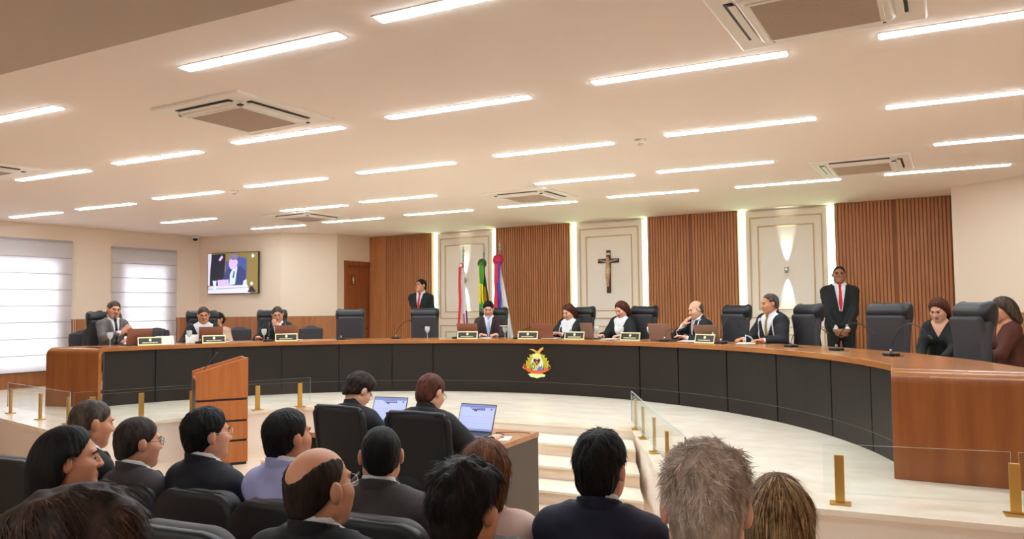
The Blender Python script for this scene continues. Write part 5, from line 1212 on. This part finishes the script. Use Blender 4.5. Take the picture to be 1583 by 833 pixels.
# behind the bench
person('seated woman in black top half hidden behind the empty chair at right', (.385, 9.62, 1.775), math.pi+.35, floor=PZ, lean=.2, hpitch=-.25, hyaw=.1, sc=.92, shw=.9, female=True, hair={'kind': 'bob', 'len': .05, 't': .018}, hm=H_AUB, skin='fair', outfit='blouse', jm=C_BLACK, hands={1: (.1, .40, .62), -1: (-.1, .40, .62)}, group='assistants behind the bench')
person('woman with tied-back dark hair in a brown blouse at the right frame edge', (.93, 9.17, 1.782), math.pi+1.3, floor=PZ, lean=.12, hpitch=-.12, sc=.95, shw=.95, female=True, hair={'kind': 'long', 'len': .08, 't': .014, 'front': .02, 'fy': -.06}, hm=hairm('ash_brown', (92, 74, 62), (48, 36, 30)), skin='tan', outfit='blouse', jm=C_BROWN, hands={1: (.12, .42, .66), -1: (-.1, .40, .66)}, group='assistants behind the bench')
person('dark-haired assistant almost hidden behind the grey-bearded man', (-11.40, 7.86, 1.745), math.pi-1.1, floor=PZ, hair={'kind': 'short', 't': .014}, hm=H_BLACK, outfit='suit', jm=C_BLACK, group='assistants behind the bench')
person('assistant in beige half hidden behind the second man from left', (-10.52, 9.45, 1.70), math.pi-.9, floor=PZ, female=True, sc=.93, hyaw=.9, hair={'kind': 'bun', 't': .012}, hm=H_BLACK, skin='tan', outfit='blouse', jm=C_BEIGE, group='assistants behind the bench')
# clerks
person('clerk with short dark hair and glasses in a black cape at the left laptop', (-3.51, 4.53, 1.245), .1, floor=0, lean=.28, hyaw=.22, hpitch=-.35, sc=.96, hair={'kind': 'short', 't': .020, 'amp': .006, 'vol': .01}, hm=H_DARK, skin='fair', glasses=M_RIMS, outfit='robe', jm=C_ROBE, shirt=C_ROBE, hands={1: (.22, .46, .80), -1: (-.1, .46, .80)}, group='clerks at the table', h=.008)
person('clerk with smooth reddish brown hair in a black cape at the right laptop', (-2.87, 4.47, 1.262), .05, floor=0, lean=.22, hyaw=.15, hpitch=-.25, sc=.97, shw=1.05, female=True, hair={'kind': 'short', 'nape': .075, 't': .013}, hm=H_AUB, skin='fair', glasses=M_RIMS, outfit='robe', jm=C_ROBE, shirt=C_ROBE, hands={1: (.30, .46, .80), -1: (-.1, .44, .80)}, group='clerks at the table', h=.008)
# audience
G_ = 'seated audience'
K = dict(h=.0065, hh=.0042, group=G_)
M2K = hairm('black_strand', (32, 27, 25), (14, 12, 12)); M2D = hairm('brown_strand', (88, 64, 48), (44, 30, 22)); M2S = hairm('salt_strand', (150, 134, 122), (70, 58, 50)); M2G = hairm('grey_strand', (240, 224, 210), (172, 152, 138)); M2B = hairm('light_brown', (156, 100, 58), (100, 60, 34)); M2Y = hairm('pale_blonde', (232, 200, 150), (190, 146, 96)); M2C = hairm('warm_chestnut', (84, 56, 40), (44, 28, 19))  # second strand colours, mixed at random with the base hair colour
def HS(n=3500, m2=M2K, **k): d = dict(kind='short', t=.010, amp=.002, n=n, m2=m2, sl=.022, lift=.10); d.update(k); return d
person('grey-haired man in black suit at the far left of the front row', (-3.80, 2.60, 1.258), .2, hyaw=.12, hpitch=-.05, hair=HS(2500, M2S, t=.006, sl=.014, nape=.01), hm=H_SALT, skin='tan', jm=C_BLACK, lean=.12, **K)
person('woman with smooth black hair and an ear stud in profile at left', (-2.87, 1.85, 1.284), .15, floor=.10, hyaw=.48, hpitch=.03, sc=.95, shw=.95, female=True, hair=dict(kind='long', len=.10, t=.018, amp=.002, fy=-.05, front=.014, tuck=1, n=3000, m2=M2K, sl=.05, jit=.012, lift=.0, sw=.0006, drop=.02), hm=H_BLACK, skin='tan', outfit='blouse', jm=C_BLACK, **K)
person('man with cropped dark hair and round glasses in a charcoal suit with white collar', (-3.37, 2.54, 1.20), .1, hyaw=.27, hpitch=-.06, hair=HS(3000, M2D, t=.010, sl=.018), hm=hairm('dusky', (62, 50, 44), (34, 26, 22)), skin='olive', glasses=M_RIM, jm=C_CHAR, **K)
person('man with full black hair and glasses in navy in front of the lectern', (-2.97, 2.60, 1.262), .1, hyaw=.33, hpitch=.0, hair=HS(3500, M2K, t=.017, amp=.004, nape=.045), hm=H_BLACK, skin='olive', glasses=M_RIMS, jm=C_DKNAVY, shw=1.1, **K)
person('man with thick black hair in a pale blue jacket', (-2.47, 2.60, 1.278), .0, hyaw=.25, hpitch=.06, hair=HS(3500, M2K, t=.014, amp=.003, nape=.03), hm=H_BLACK, skin='tan', jm=C_BLUE, shirt=C_WHITE, **K)
person('balding man with dark fringe and greying beard in a black suit', (-1.62, 1.84, 1.29), -.1, floor=.10, hyaw=.28, hpitch=.04, hair=HS(4500, M2D, t=.006, amp=.001, sl=.012, lift=.02, front=.004, tonsure=(0, -.030, .108), tr=(.056, .118, .096), nape=.01), hm=H_DARK, skin='olive', glasses=M_RIMS, beard=hairm('grey_stubble', (150, 135, 125), (96, 84, 76)), jm=C_BLACK, bulk=1.15, shw=1.1, hs=1.04, **K)
person('man with cropped black hair and protruding ears in a charcoal suit before the clerks', (-1.94, 2.60, 1.232), -.25, hyaw=-.36, hair=HS(4000, M2K, t=.006, sl=.010, lift=.04, nape=.0), hm=H_BLACK, skin='tan', jm=C_CHAR, shw=1.1, **K)
person('man with tousled dark hair at the bottom centre', (-1.085, 1.82, 1.30), -.15, floor=.10, hyaw=.18, hair=HS(9000, M2K, t=.013, amp=.012, vol=.008, iso=1, freq=12, nape=.045, sl=.034, lift=.04, jit=.35, sw=.0008, drop=.35), hm=hairm('near_black', (36, 27, 23), (18, 13, 11)), skin='tan', jm=C_BLACK, **K)
person('woman with long straight brown hair in a dusty pink jacket', (-1.435, 2.60, 1.215), -.1, hyaw=.12, hpitch=-.1, sc=.95, female=True, hair=dict(kind='long', len=.26, t=.012, amp=.003, fy=-.04, n=5000, m2=M2B, sl=.09, jit=.07, lift=.03), hm=H_BROWN, skin='fair', glasses=M_RIMS, outfit='blouse', jm=C_PINK, **K)
person('man with thick black hair in a navy suit seen from behind at centre right', (-.975, 2.60, 1.272), -.12, hyaw=.12, hair=HS(5000, M2K, t=.015, amp=.005, vol=.008, nape=.05, sl=.03, lift=.16), hm=H_BLACK, skin='olive', jm=C_NAVY, shw=1.12, beard=H_BLACK, **K)
person('man with spiky grey hair seen from behind at lower right', (-.405, 1.76, 1.395), -.2, floor=.10, hyaw=-.03, sc=1.05, hs=1.08, hair=HS(16000, M2G, t=.008, amp=.009, vol=.006, iso=1, freq=14, nape=.02, sl=.027, lift=.11, jit=.75, drop=.25, fwd=1, fx=.03, sw=.0007, nape_=0), hm=hairm('steel', (196, 174, 156), (132, 114, 100)), skin='fair', jm=C_BLACK, h=.0065, hh=.0036, group=G_)
person('woman with blonde-streaked straight hair seen from behind at lower right', (-.35, 2.50, 1.20), -.12, hpitch=-.08, sc=.95, female=True, hair=dict(kind='long', len=.22, t=.008, amp=.003, n=9000, m2=M2Y, sl=.10, jit=.06, lift=.03, sw=.0008), hm=hairm('dark_blonde', (140, 104, 68), (76, 54, 36)), skin='fair', outfit='blouse', jm=C_BLACK, **K)
person('person with swept wavy dark brown hair at the bottom left corner', (-1.27, .82, 1.415), .1, floor=.20, hyaw=.2, hpitch=-.1, sc=1.02, hs=1.06, hair=HS(9000, M2C, t=.014, amp=.009, vol=.012, sweep=1, iso=1, freq=8, sl=.034, lift=.05, jit=.18, fwd=1, fx=.05, drop=.35), hm=hairm('chestnut', (62, 40, 28), (30, 19, 13)), skin='olive', jm=C_BLACK, h=.0065, hh=.0036, group=G_)
